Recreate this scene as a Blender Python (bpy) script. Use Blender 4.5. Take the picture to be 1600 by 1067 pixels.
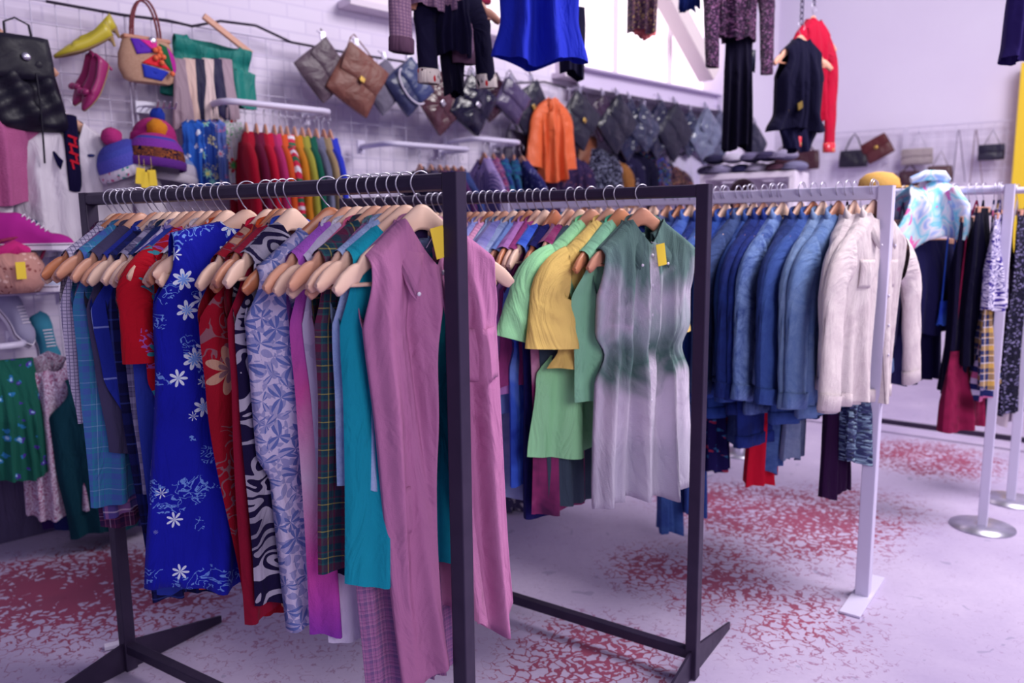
import bpy, math, random
from mathutils import Vector, Matrix
from math import sin, cos, pi, radians as R, sqrt, atan2, exp
for o in list(bpy.data.objects): bpy.data.objects.remove(o)
S = bpy.context.scene; COL = S.collection
# ------------------------------------------------------------ camera
F = 1216.0; H = 1.45
U = Vector((-85, 8170, F)).normalized()
fw = Vector((0, 0, -1)); Yw = (fw - fw.dot(U)*U).normalized(); Xw = Yw.cross(U)
M3 = Matrix((Xw, Yw, U))          # camera coords -> world
CAMP = Vector((0, 0, H))
cd = bpy.data.cameras.new('camera'); cam = bpy.data.objects.new('camera', cd); COL.objects.link(cam)
cd.sensor_width = 36; cd.lens = 36*F/1600; cd.clip_start = .05
cam.matrix_world = Matrix.Translation(CAMP) @ M3.to_4x4()
cd.dof.use_dof = True; cd.dof.focus_distance = 1.95; cd.dof.aperture_fstop = 2.3
S.camera = cam
# ------------------------------------------------------------ light
w = bpy.data.worlds.new('sky'); S.world = w; w.use_nodes = True
bg = w.node_tree.nodes['Background']; bg.inputs[0].default_value = (.66, .62, 1.0, 1); bg.inputs[1].default_value = .24
def area(name, loc, tgt, sx, sy, e, col):
    l = bpy.data.lights.new(name, 'AREA'); l.shape = 'RECTANGLE'; l.size = sx; l.size_y = sy; l.energy = e; l.color = col
    o = bpy.data.objects.new(name, l); COL.objects.link(o); o.location = loc
    o.rotation_euler = (Vector(tgt)-Vector(loc)).to_track_quat('-Z', 'Y').to_euler(); return o
area('skylight', (3.4, 2.6, 4.6), (1.2, 4.2, .4), 2.4, 2.4, 335, (1, .94, .96))
area('front_right_fill', (2.6, -2.6, 2.9), (-.1, 2.6, .8), 2.4, 2.0, 130, (1, .92, .98))  # area light added high behind the camera at right, no opening modelled there
S.view_settings.view_transform = 'Standard'; S.view_settings.look = 'None'
S.view_settings.exposure = -0.05; S.view_settings.gamma = 1
# ------------------------------------------------------------ pixel helpers (rays of the photograph meeting real planes)
def ray(px, py): return M3 @ Vector(((px-800)/F, -(py-533.5)/F, -1))
def onz(px, py, z=0): d = ray(px, py); return CAMP + d*((z-H)/d.z)
def onp(px, py, P, n): d = ray(px, py); n = Vector(n); return CAMP + d*((Vector(P)-CAMP).dot(n)/d.dot(n))
def proj(p):
    c = M3.transposed() @ (Vector(p)-CAMP); return 800-F*c.x/c.z, 533.5+F*c.y/c.z
# ------------------------------------------------------------ object helpers
def tag(o, label=None, cat=None, group=None, kind=None):
    if label: o['label'] = label
    if cat: o['category'] = cat
    if group: o['group'] = group
    if kind: o['kind'] = kind
    return o
def thing(name, label, cat, loc=(0, 0, 0), rz=0, group=None):
    o = bpy.data.objects.new(name, None); COL.objects.link(o); o.empty_display_size = .05
    o.location = loc; o.rotation_euler = (0, 0, rz); return tag(o, label, cat, group)
class MB:
    def __init__(s): s.v = []; s.f = []; s.uv = []
    def grid(s, rows, uvs=None, closeu=False, flip=False):
        b = len(s.v); n = len(rows[0])
        for r in rows: s.v.extend(tuple(p) for p in r)
        for i in range(len(rows)-1):
            for j in range(n if closeu else n-1):
                k = (j+1) % n
                q = (b+i*n+j, b+i*n+k, b+(i+1)*n+k, b+(i+1)*n+j)
                if uvs:
                    j2 = j+1
                    uq = [uvs[i][j], uvs[i][j2] if j2 < len(uvs[i]) else uvs[i][k], uvs[i+1][j2] if j2 < len(uvs[i]) else uvs[i+1][k], uvs[i+1][j]]
                else: uq = [(0, 0)]*4
                if flip: q = q[::-1]; uq = uq[::-1]
                s.f.append(q); s.uv.append(uq)
        return b
    def face(s, pts):
        b = len(s.v); s.v.extend(tuple(p) for p in pts); s.f.append(tuple(range(b, b+len(pts)))); s.uv.append([(0, 0)]*len(pts))
    def box(s, c, d, M=None, bev=0):
        c = Vector(c); h = Vector(d)/2; b = len(s.v)
        for z in (-1, 1):
            for y in (-1, 1):
                for x in (-1, 1):
                    p = Vector((x*h.x, y*h.y, z*h.z))
                    if M: p = M @ p
                    s.v.append(tuple(c+p))
        for q in ((0, 2, 3, 1), (4, 5, 7, 6), (0, 1, 5, 4), (2, 6, 7, 3), (0, 4, 6, 2), (1, 3, 7, 5)):
            s.f.append(tuple(b+i for i in q)); s.uv.append([(s.v[b+i][0]+s.v[b+i][1], s.v[b+i][2]) for i in q])
        return s
    def bar(s, a, b, r, n=8, r2=None, cap=True):
        return s.tube([a, b], [r, r2 if r2 is not None else r], n, cap)
    def sq(s, a, b, wx, wz, side=None):
        a = Vector(a); b = Vector(b); d = (b-a).normalized()
        x = Vector(side) if side else d.cross(Vector((0, 0, 1)))
        if x.length < 1e-3: x = Vector((1, 0, 0))
        x = (x-d*x.dot(d)).normalized(); z = d.cross(x)
        rows = [[p+x*i*wx/2+z*j*wz/2 for i, j in ((-1, -1), (1, -1), (1, 1), (-1, 1))] for p in (a, b)]
        s.grid(rows, closeu=True, flip=True); s.face(rows[0]); s.face(rows[1][::-1]); return s
    def tube(s, pts, rad, n=8, cap=True, flat=1.0, closed=False, upv=None):
        pts = [Vector(p) for p in pts]
        if not hasattr(rad, '__len__'): rad = [rad]*len(pts)
        rows = []; up = Vector(upv) if upv else Vector((.13, .27, 1)).normalized(); L = 0; uvs = []
        for i, p in enumerate(pts):
            if closed: d = pts[(i+1) % len(pts)]-pts[i-1]
            else: d = pts[min(i+1, len(pts)-1)]-pts[max(i-1, 0)]
            d = d.normalized() if d.length > 1e-9 else Vector((0, 0, 1))
            x = up.cross(d)
            if x.length < 1e-2: x = Vector((1, 0, 0)).cross(d)
            x.normalize(); y = d.cross(x); up = y if not upv else up
            if i: L += (p-pts[i-1]).length
            rows.append([p+(x*cos(2*pi*k/n)+y*sin(2*pi*k/n)*flat)*rad[i] for k in range(n)])
            uvs.append([(k/n*rad[i]*6.28, L) for k in range(n+1)])
        if closed: rows.append(rows[0]); uvs.append(uvs[0])
        s.grid(rows, uvs, closeu=True)
        if cap and not closed: s.face(rows[0][::-1]); s.face(rows[-1])
        return s
    def lathe(s, prof, c=(0, 0, 0), n=20, M=None):
        c = Vector(c); rows = []; uvs = []
        for r, z in prof:
            row = []
            for k in range(n):
                p = Vector((r*cos(2*pi*k/n), r*sin(2*pi*k/n), z)); row.append(c+(M @ p if M else p))
            rows.append(row); uvs.append([(k/n*.6, z) for k in range(n+1)])
        s.grid(rows, uvs, closeu=True); return s
    def ball(s, c, r, sc=(1, 1, 1), n=12, m=8, M=None, bump=0, rnd=None):
        c = Vector(c); rows = []
        for i in range(m+1):
            a = -pi/2+pi*i/m; row = []
            for k in range(n):
                rr = r*(1+(rnd.uniform(-bump, bump) if rnd else 0))
                p = Vector((rr*cos(a)*cos(2*pi*k/n)*sc[0], rr*cos(a)*sin(2*pi*k/n)*sc[1], rr*sin(a)*sc[2]))
                row.append(c+(M @ p if M else p))
            rows.append(row)
        s.grid(rows, [[(p[0]+p[1], p[2]) for p in rw]+[(rw[0][0]+rw[0][1], rw[0][2])] for rw in rows], closeu=True); return s
    def prism(s, out, y0, y1, M=None, c=(0, 0, 0)):     # outline in xz
        c = Vector(c); T = lambda p: c+(M @ Vector(p) if M else Vector(p))
        a = [T((x, y0, z)) for x, z in out]; b = [T((x, y1, z)) for x, z in out]
        s.face(a); s.face(b[::-1]); s.grid([a, b], closeu=True, flip=True); return s
    def build(s, name, m, parent=None, smooth=True, bevel=0, label=None, solid=0):
        me = bpy.data.meshes.new(name); me.from_pydata([tuple(v) for v in s.v], [], s.f)
        uv = me.uv_layers.new(name='UVMap'); flat = [c for q in s.uv for p in q for c in p]
        uv.data.foreach_set('uv', flat)
        if smooth: me.polygons.foreach_set('use_smooth', [True]*len(me.polygons))
        me.materials.append(m); me.validate()
        o = bpy.data.objects.new(name, me); COL.objects.link(o)
        if parent: o.parent = parent
        if bevel:
            md = o.modifiers.new('bevel', 'BEVEL'); md.width = bevel; md.segments = 2; md.limit_method = 'ANGLE'; md.angle_limit = R(40)
        if solid:
            md = o.modifiers.new('solid', 'SOLIDIFY'); md.thickness = solid; md.offset = 0
        if label: o['label'] = label
        return o
# ------------------------------------------------------------ materials
def lin(h):
    if isinstance(h, str):
        c = [int(h[i:i+2], 16)/255 for i in (0, 2, 4)]
    else: c = h
    return tuple((x/12.92 if x <= .04045 else ((x+.055)/1.055)**2.4) for x in c)+(1,)
_m = {}
class N:
    def __init__(s, name):
        s.m = bpy.data.materials.new(name); s.m.use_nodes = True; s.t = s.m.node_tree; s.b = s.t.nodes['Principled BSDF']
    def n(s, typ, **k):
        x = s.t.nodes.new(typ)
        for a, b in k.items():
            if a.startswith('i_'):
                key = a[2:]; key = int(key) if key.isdigit() else key
                x.inputs[key].default_value = b
            else: setattr(x, a, b)
        return x
    def l(s, a, b): s.t.links.new(a, b)
    def val(s, x, sock):
        if isinstance(x, (int, float)): sock.default_value = x
        else: s.l(x, sock)
    def math(s, op, a, b=None, c=None):
        x = s.t.nodes.new('ShaderNodeMath'); x.operation = op
        for i, q in enumerate((a, b, c)):
            if q is not None: s.val(q, x.inputs[i])
        return x.outputs[0]
    def mix(s, f, a, b, mode='MIX'):
        x = s.t.nodes.new('ShaderNodeMix'); x.data_type = 'RGBA'; x.blend_type = mode
        s.val(f, x.inputs[0])
        for q, i in ((a, 6), (b, 7)):
            if hasattr(q, 'default_value') or hasattr(q, 'links'): s.l(q, x.inputs[i])
            else: x.inputs[i].default_value = q
        return x.outputs[2]
    def uv(s, sx=1, sy=1):
        c = s.n('ShaderNodeTexCoord'); mp = s.n('ShaderNodeMapping'); mp.inputs['Scale'].default_value = (sx, sy, 1)
        s.l(c.outputs['UV'], mp.inputs[0]); return mp.outputs[0]
    def noise(s, vec, sc, det=2, dist=0, rough=.5):
        x = s.n('ShaderNodeTexNoise'); x.inputs['Scale'].default_value = sc; x.inputs['Detail'].default_value = det
        x.inputs['Distortion'].default_value = dist; x.inputs['Roughness'].default_value = rough
        if vec: s.l(vec, x.inputs['Vector'])
        return x.outputs['Fac']
    def vor(s, vec, sc, feat='F1', rnd=1):
        x = s.n('ShaderNodeTexVoronoi'); x.feature = feat; x.inputs['Scale'].default_value = sc; x.inputs['Randomness'].default_value = rnd
        s.l(vec, x.inputs['Vector']); return x
    def ramp(s, f, stops, interp='LINEAR'):
        x = s.n('ShaderNodeValToRGB'); x.color_ramp.interpolation = interp; e = x.color_ramp.elements
        for i, (p, c) in enumerate(stops):
            if i < 2: q = e[i]; q.position = p
            else: q = e.new(p)
            q.color = c if len(c) == 4 else tuple(c)+(1,)
        s.l(f, x.inputs[0]); return x.outputs[0]
    def bump(s, h, st=.3, d=.002):
        x = s.n('ShaderNodeBump'); x.inputs['Strength'].default_value = st; x.inputs['Distance'].default_value = d
        s.l(h, x.inputs['Height']); s.l(x.outputs[0], s.b.inputs['Normal'])
def mat(kind, *c, rough=.85, sc=1.0, metal=0, name=None, spec=.25, w=.08):
    key = (kind, c, rough, sc, metal, spec, w)
    if key in _m: return _m[key]
    n = N(name or kind); c = [lin(x) for x in c]; b = n.b
    b.inputs['Roughness'].default_value = rough; b.inputs['Metallic'].default_value = metal
    b.inputs['Specular IOR Level'].default_value = spec
    uv = n.uv()
    def weave(st=.25):
        wr = n.noise(n.uv(16, 5), 1.0, 3, .9, .55); f2 = n.noise(uv, 380, 2)
        n.bump(n.math('ADD', n.math('MULTIPLY', wr, 1.0), n.math('MULTIPLY', f2, .05*st/.25)), .85, .022)
    if kind == 'plain':
        f = n.noise(uv, 9, 3); col = n.mix(n.math('MULTIPLY', f, .45), c[0], tuple(x*.72 for x in c[0][:3])+(1,)); weave()
    elif kind == 'flat':
        col = c[0]; b.inputs['Base Color'].default_value = col; col = None
    elif kind == 'plaid':            # ground, band a, band b, line
        sp = n.n('ShaderNodeSeparateXYZ'); n.l(uv, sp.inputs[0]); col = None; K = 11/sc
        fx = n.math('FRACT', n.math('MULTIPLY', sp.outputs[0], K)); fy = n.math('FRACT', n.math('MULTIPLY', sp.outputs[1], K))
        st = [(0, c[0]), (.22, c[1]), (.5, c[2 % len(c)]), (.56, c[0]), (.72, c[3 % len(c)]), (.76, c[0]), (.9, c[2 % len(c)]), (.94, c[1])]
        col = n.mix(.5, n.ramp(fx, st, 'CONSTANT'), n.ramp(fy, st, 'CONSTANT')); weave()
    elif kind == 'windowpane':        # ground with thin pale lines
        sp = n.n('ShaderNodeSeparateXYZ'); n.l(uv, sp.inputs[0]); K = 9/sc
        ms = []
        for q in (0, 1):
            fr = n.math('FRACT', n.math('MULTIPLY', sp.outputs[q], K)); ms.append(n.math('LESS_THAN', fr, w))
        col = n.mix(n.math('MULTIPLY', n.math('MAXIMUM', ms[0], ms[1]), .8), n.mix(n.noise(uv, 4), c[0], c[-1] if len(c) > 2 else c[0]), c[1]); weave()
    elif kind == 'stripe':
        sp = n.n('ShaderNodeSeparateXYZ'); n.l(uv, sp.inputs[0])
        fr = n.math('FRACT', n.math('MULTIPLY', sp.outputs[0], 30/sc)); col = n.ramp(fr, [(i/len(c), q) for i, q in enumerate(c)], 'CONSTANT'); weave()
    elif kind == 'band':
        sp = n.n('ShaderNodeSeparateXYZ'); n.l(uv, sp.inputs[0])
        z = n.math('ADD', sp.outputs[1], n.math('MULTIPLY', n.noise(uv, 60, 1), .012))
        fr = n.math('FRACT', n.math('MULTIPLY', z, 8/sc)); col = n.ramp(fr, [(i/len(c), q) for i, q in enumerate(c)], 'CONSTANT'); weave()
    elif kind == 'floral':           # ground, blob a, blob b
        v = n.vor(uv, 13/sc); d = n.noise(uv, 34/sc, 2, .4)
        e = n.math('ADD', v.outputs['Distance'], n.math('MULTIPLY', d, .55))
        m1 = n.math('LESS_THAN', e, .56); sel = n.math('GREATER_THAN', n.noise(uv, 7/sc, 0), .5)
        col = n.mix(m1, c[0], n.mix(sel, c[1], c[2 % len(c)]))
        if len(c) > 3:
            e2 = n.math('LESS_THAN', e, .42); col = n.mix(e2, col, c[3])
        weave()
    elif kind == 'hibiscus':          # sparse flowers with petals on plain ground, rows
        v = n.vor(uv, 7.0/sc); sb = n.n('ShaderNodeVectorMath'); sb.operation = 'SUBTRACT'
        ms = n.n('ShaderNodeVectorMath'); ms.operation = 'SCALE'; ms.inputs['Scale'].default_value = 7.0/sc; n.l(uv, ms.inputs[0])
        n.l(ms.outputs[0], sb.inputs[0])
        ms2 = n.n('ShaderNodeVectorMath'); ms2.operation = 'SCALE'; ms2.inputs['Scale'].default_value = 7.0/sc; n.l(v.outputs['Position'], ms2.inputs[0])
        n.l(ms2.outputs[0], sb.inputs[1]); sp = n.n('ShaderNodeSeparateXYZ'); n.l(sb.outputs[0], sp.inputs[0])
        an = n.math('ARCTAN2', sp.outputs[1], sp.outputs[0]); pet = n.math('ABSOLUTE', n.math('COSINE', n.math('MULTIPLY', an, 3.5)))
        rr = n.math('ADD', .10, n.math('MULTIPLY', pet, .24)); d = v.outputs['Distance']
        m1 = n.math('LESS_THAN', d, rr); m2 = n.math('LESS_THAN', d, n.math('MULTIPLY', rr, .55))
        keep = n.math('GREATER_THAN', n.noise(v.outputs['Position'], 3.1, 0), .36)
        gd = n.mix(n.noise(uv, 5, 3), c[0], tuple(x*.5 for x in c[0][:3])+(1,))
        lf = n.math('ABSOLUTE', n.math('SUBTRACT', n.noise(uv, 22/sc, 1, 1.5), .5)); lk = n.math('GREATER_THAN', n.noise(uv, 5/sc, 1), .58)
        gd = n.mix(n.math('MULTIPLY', n.math('MULTIPLY', n.math('LESS_THAN', lf, .035), lk), .8), gd, c[2 % len(c)])
        col = n.mix(n.math('MULTIPLY', m1, keep), gd, n.mix(m2, c[1], c[2 % len(c)])); weave()
    elif kind == 'leaf':             # winding leaves: contour bands of distorted noise
        f = n.noise(uv, 15/sc, 1, 1.8); g = n.math('ABSOLUTE', n.math('SUBTRACT', n.math('FRACT', n.math('MULTIPLY', f, 7)), .5))
        col = n.mix(n.math('GREATER_THAN', g, .27), c[0], n.mix(n.noise(uv, 6), c[1], c[2 % len(c)])); weave()
    elif kind == 'leaves':           # pairs of pointed leaves turned every way, two layers
        def layer(sc_, th, shift):
            mp = n.n('ShaderNodeMapping'); mp.inputs['Location'].default_value = (shift, shift*.7, 0); n.l(uv, mp.inputs[0])
            v = n.vor(mp.outputs[0], sc_, rnd=.9); a = n.n('ShaderNodeVectorMath'); a.operation = 'SCALE'; a.inputs['Scale'].default_value = sc_; n.l(mp.outputs[0], a.inputs[0])
            p_ = n.n('ShaderNodeVectorMath'); p_.operation = 'SCALE'; p_.inputs['Scale'].default_value = sc_; n.l(v.outputs['Position'], p_.inputs[0])
            s_ = n.n('ShaderNodeVectorMath'); s_.operation = 'SUBTRACT'; n.l(a.outputs[0], s_.inputs[0]); n.l(p_.outputs[0], s_.inputs[1]); q = n.n('ShaderNodeSeparateXYZ'); n.l(s_.outputs[0], q.inputs[0])
            cc = n.n('ShaderNodeSeparateColor'); n.l(v.outputs['Color'], cc.inputs[0])
            an = n.math('ADD', n.math('ARCTAN2', q.outputs[1], q.outputs[0]), n.math('MULTIPLY', cc.outputs[0], 6.28))
            pt = n.math('POWER', n.math('ABSOLUTE', n.math('COSINE', n.math('MULTIPLY', an, 1.5))), 1.6)
            m_ = n.math('LESS_THAN', v.outputs['Distance'], n.math('MULTIPLY', pt, th)); rib = n.math('GREATER_THAN', pt, .96)
            return m_, rib
        m1, r1 = layer(17/sc, .85, 0); m2, r2 = layer(24/sc, .85, .37)
        g = n.mix(m2, c[0], n.mix(.62, c[0], c[1])); col = n.mix(m1, g, n.mix(r1, c[1], n.mix(.6, c[1], c[0]))); weave()
    elif kind == 'dye':              # soft clouds
        f = n.noise(uv, 5/sc, 3, .6); st = [(.36+.28*i/(len(c)-1), q) for i, q in enumerate(c)]; col = n.ramp(f, st); weave(.35)
    elif kind == 'ombre':
        sp = n.n('ShaderNodeSeparateXYZ'); n.l(uv, sp.inputs[0])
        f = n.math('ADD', n.math('MULTIPLY', sp.outputs[1], -1/sc), n.math('MULTIPLY', n.math('SUBTRACT', n.noise(n.uv(1, .45), 9, 3, .8), .5), w*2))
        col = n.ramp(f, [(i/(len(c)-1), q) for i, q in enumerate(c)]); weave(.5)
    elif kind == 'denim':
        f = n.noise(uv, 11, 5, .5, .75); g = n.noise(uv, 300, 2)
        col = n.mix(n.math('MULTIPLY', g, .25), n.ramp(f, [(.40, c[0]), (.60, c[1])]), c[-1]); weave(.6)
    elif kind == 'check':
        ch = n.n('ShaderNodeTexChecker'); ch.inputs['Scale'].default_value = 110/sc; n.l(uv, ch.inputs['Vector'])
        ch.inputs[1].default_value = c[0]; ch.inputs[2].default_value = c[1]; col = ch.outputs[0]; weave()
    elif kind == 'knit':
        f = n.noise(uv, 160, 2); h = n.noise(uv, 14, 2)
        col = n.mix(n.math('MULTIPLY', f, .5), n.mix(h, c[0], c[-1]), tuple(x*.4 for x in c[0][:3])+(1,)); n.bump(f, .9, .004)
    elif kind == 'sequin':
        v = n.vor(uv, 150/sc); sp = n.n('ShaderNodeSeparateColor'); n.l(v.outputs['Color'], sp.inputs[0])
        st = [(0, c[0])]+[(.55+.4*i/len(c), q) for i, q in enumerate(c[1:])]; col = n.ramp(sp.outputs[0], st, 'CONSTANT'); n.bump(v.outputs['Distance'], 1, .01)
    elif kind == 'leather':
        f = n.noise(uv, 7, 3, .4); col = n.mix(f, tuple(x*.75 for x in c[0][:3])+(1,), tuple(x*.4 for x in c[0][:3])+(1,)); n.bump(n.noise(uv, 11, 3, .6), .7, .03*sc)
    elif kind == 'wood':
        tc = n.n('ShaderNodeTexCoord'); mp = n.n('ShaderNodeMapping'); mp.inputs['Scale'].default_value = (3, 40, 28); n.l(tc.outputs['Object'], mp.inputs[0])
        oi = n.n('ShaderNodeObjectInfo'); f = n.noise(mp.outputs[0], 1.3, 3, .5)
        col = n.mix(n.math('MULTIPLY', oi.outputs['Random'], .8), n.ramp(f, [(.3, c[0]), (.7, c[1])]), c[2])
    elif kind == 'metal':
        tc = n.n('ShaderNodeTexCoord'); f = n.noise(tc.outputs['Object'], 14, 4, .3); col = n.mix(f, c[0], c[1 % len(c)])
        rr = n.math('ADD', rough-.1, n.math('MULTIPLY', f, .25)); n.l(rr, b.inputs['Roughness'])
    elif kind == 'straw':
        sp = n.n('ShaderNodeSeparateXYZ'); tc = n.n('ShaderNodeTexCoord'); n.l(tc.outputs['Object'], sp.inputs[0])
        f = n.math('SINE', n.math('MULTIPLY', sp.outputs[2], 900)); f2 = n.noise(tc.outputs['Object'], 90)
        col = n.mix(f2, c[0], c[1]); n.bump(f, .7, .003)
    if col is not None: n.l(col, b.inputs['Base Color'])
    if kind not in ('metal', 'flat', 'wood', 'leather', 'sequin', 'straw'): b.inputs['Sheen Weight'].default_value = .03; b.inputs['Specular IOR Level'].default_value = spec*.4 if rough > .5 else spec
    _m[key] = n.m; return n.m
PALE = mat('wood', 'e2b8a4', 'd0a08c', 'e8c6b4', rough=.45, spec=.4, name='pale_wood')
TAN = mat('wood', 'c88c72', 'b27460', 'd8a28c', rough=.4, spec=.45, name='tan_wood')
ORG = mat('wood', 'bc7450', 'a45e44', 'd08c68', rough=.35, spec=.5, name='orange_wood')
STEEL = mat('metal', 'd8d4e4', 'aaa6bc', rough=.3, metal=.85, name='polished_steel')
DARK = mat('metal', '3a2d48', '271d3a', rough=.42, metal=.35, spec=.5, name='dark_steel')
WHITE = mat('flat', 'd4cce8', rough=.4, spec=.5, name='white_enamel')
YEL = mat('flat', 'efcf45', rough=.8, name='yellow_card')
GOLD = mat('metal', 'd8b870', 'b89040', rough=.3, metal=.9, name='gold_metal')
PEARL = mat('flat', 'd8d0e4', rough=.3, spec=.6, name='pearl')
# ------------------------------------------------------------ floor and walls
def floor_mat():
    n = N('worn_concrete'); tc = n.n('ShaderNodeTexCoord'); P = tc.outputs['Object']; n.b.inputs['Roughness'].default_value = .62
    base = n.ramp(n.noise(P, 1.6, 5, .3, .6), [(.3, lin('b2a2c6')), (.7, lin('cfc0dc'))])
    gr = n.math('GREATER_THAN', n.noise(P, 9, 2, .8), .70); base = n.mix(n.math('MULTIPLY', gr, .5), base, lin('8480a2')); base = n.mix(n.math('MULTIPLY', n.noise(P, 55, 3), .35), base, lin('9a8ab2'))
    ws = n.n('ShaderNodeTexNoise'); ws.inputs['Scale'].default_value = 13; ws.inputs['Detail'].default_value = 3; n.l(P, ws.inputs['Vector'])
    wv = n.n('ShaderNodeVectorMath'); wv.operation = 'SCALE'; wv.inputs['Scale'].default_value = .13; n.l(ws.outputs['Color'], wv.inputs[0])
    wa = n.n('ShaderNodeVectorMath'); wa.operation = 'ADD'; n.l(P, wa.inputs[0]); n.l(wv.outputs[0], wa.inputs[1])
    vv = n.vor(wa.outputs[0], 23, 'DISTANCE_TO_EDGE'); line = vv.outputs['Distance']
    sp = n.n('ShaderNodeSeparateXYZ'); n.l(P, sp.inputs[0])
    tot = None
    for (cx, cy, rad, amp) in BLOBS:
        dx = n.math('SUBTRACT', sp.outputs[0], cx); dy = n.math('SUBTRACT', sp.outputs[1], cy)
        d = n.math('SQRT', n.math('ADD', n.math('MULTIPLY', dx, dx), n.math('MULTIPLY', dy, dy)))
        g = n.math('MULTIPLY', n.math('MAXIMUM', n.math('SUBTRACT', 1, n.math('DIVIDE', d, rad)), 0), amp)
        tot = g if tot is None else n.math('ADD', tot, g)
    msk = n.math('SUBTRACT', n.noise(P, 2.2, 4, .3, .7), .5)
    tot2 = n.math('ADD', tot, .018)
    wid = n.math('MULTIPLY', tot2, n.math('ADD', 1.0, n.math('MULTIPLY', msk, 4.5)))
    m1 = n.math('GREATER_THAN', wid, line)
    brk = n.math('GREATER_THAN', n.math('ADD', n.noise(P, 24, 3), n.math('MULTIPLY', tot, 1.6)), .54)
    m = n.math('MULTIPLY', m1, brk)
    # thin dark cracks of the slab joints
    red = n.mix(n.noise(P, 5, 2), lin('a02c52'), lin('7c2448'))
    faint = n.math('MINIMUM', n.math('MULTIPLY', tot, 16), 1); red = n.mix(faint, lin('8c6c98'), red)
    col = n.mix(n.math('MULTIPLY', m, n.math('ADD', .45, n.math('MULTIPLY', faint, .45))), base, red)
    n.l(col, n.b.inputs['Base Color']); n.bump(n.math('ADD', n.noise(P, 40, 4), m), .15, .002); return n.m
BLOBS = []
for px, py, rad, amp in ((40, 925, .55, .19), (150, 905, .46, .15), (1060, 890, .40, .18), (1230, 820, .6, .16), (1120, 780, .5, .12), (1450, 715, .55, .2), (900, 1040, .45, .16), (430, 1000, .6, .04), (1330, 790, .5, .12), (250, 930, .5, .10), (1220, 960, .5, .09), (60, 1010, .4, .06)):
    p = onz(px, py); BLOBS.append((p.x, p.y, rad, amp))
wn = N('white_painted_wall'); tcw = wn.n('ShaderNodeTexCoord')
wn.l(wn.mix(wn.noise(tcw.outputs['Object'], 1.5, 4), lin('d9cde8'), lin('e4dcf0')), wn.b.inputs['Base Color']); wn.bump(wn.noise(tcw.outputs['Object'], 18, 4), .12, .004)
wn.b.inputs['Roughness'].default_value = .8; WALL = wn.m
bn = N('painted_brick_wall'); tcb = bn.n('ShaderNodeTexCoord'); br = bn.n('ShaderNodeTexBrick'); bn.l(bn.uv(), br.inputs[0])
br.inputs['Scale'].default_value = 1; br.inputs['Brick Width'].default_value = .225; br.inputs['Row Height'].default_value = .075; br.inputs['Mortar Size'].default_value = .006
br.inputs['Color1'].default_value = lin('ddd2ea'); br.inputs['Color2'].default_value = lin('e4daf0'); br.inputs['Mortar'].default_value = lin('d6cbe6')
bn.l(br.outputs[0], bn.b.inputs['Base Color']); bn.bump(br.outputs['Fac'], -.25, .004); bn.b.inputs['Roughness'].default_value = .75; BRICK = bn.m
P0 = onz(0, 847); dl = Vector((.722, .692, 0)).normalized(); nl = Vector((dl.y, -dl.x, 0))      # left wall: point, direction, inward normal
def LW(px, py, off=0): return onp(px, py, P0+nl*off, nl)
corner = LW(1188, 347)
db = Vector((.82, -.572, 0)).normalized(); nb = Vector((-.572, -.82, 0)).normalized()
def BW(px, py, off=0): return onp(px, py, corner+nb*off, nb)
def wall(name, a, b, z0, z1, th, m, nrm):
    mb = MB(); a = Vector(a); b = Vector(b); L = (b-a).length; q = -Vector(nrm)*th
    r0 = [a+Vector((0, 0, z0)), b+Vector((0, 0, z0))]; r1 = [a+Vector((0, 0, z1)), b+Vector((0, 0, z1))]
    mb.grid([r0, r1], [[(0, z0), (L, z0)], [(0, z1), (L, z1)]])
    c0 = [p+q for p in r0]; c1 = [p+q for p in r1]
    mb.grid([c0, c1], [[(0, z0), (L, z0)], [(0, z1), (L, z1)]], flip=True); mb.grid([r1, c1]); mb.grid([r0, c0], flip=True)
    mb.face([r0[0], r1[0], c1[0], c0[0]]); mb.face([r0[1], c0[1], c1[1], r1[1]])
    return tag(mb.build(name, m, smooth=False), kind='structure')
g0 = corner.copy(); g0.z = 0; TOP = 4.6
fl = MB(); fl.grid([[(-6, -4, 0), (11, -4, 0)], [(-6, 12, 0), (11, 12, 0)]]); tag(fl.build('floor', floor_mat(), smooth=False), kind='structure')
sL = (P0-g0).length
wall('wall_left', P0-dl*2.2, g0, 0, TOP, .25, BRICK, nl)
wall('wall_back', g0, g0+db*8.5, 0, TOP, .25, WALL, nb)
# skirting band of the left wall
DADO = mat('plain', '52486c', rough=.6, name='grey_paint')
def slab(name, a, b, z0, z1, t, m, nrm, kind='structure', bevel=.004):
    a = Vector(a); b = Vector(b); mb = MB(); c = (a+b)/2+Vector(nrm)*t/2; c.z = (z0+z1)/2
    Mx = Matrix.Rotation(atan2((b-a).y, (b-a).x), 3, 'Z'); mb.box(c, ((b-a).xy.length, t, z1-z0), Mx)
    return tag(mb.build(name, m, smooth=False, bevel=bevel), kind=kind)
slab('baseboard_left', P0-dl*1.5, P0+dl*3.2, 0, .50, .03, DADO, nl)
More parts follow.
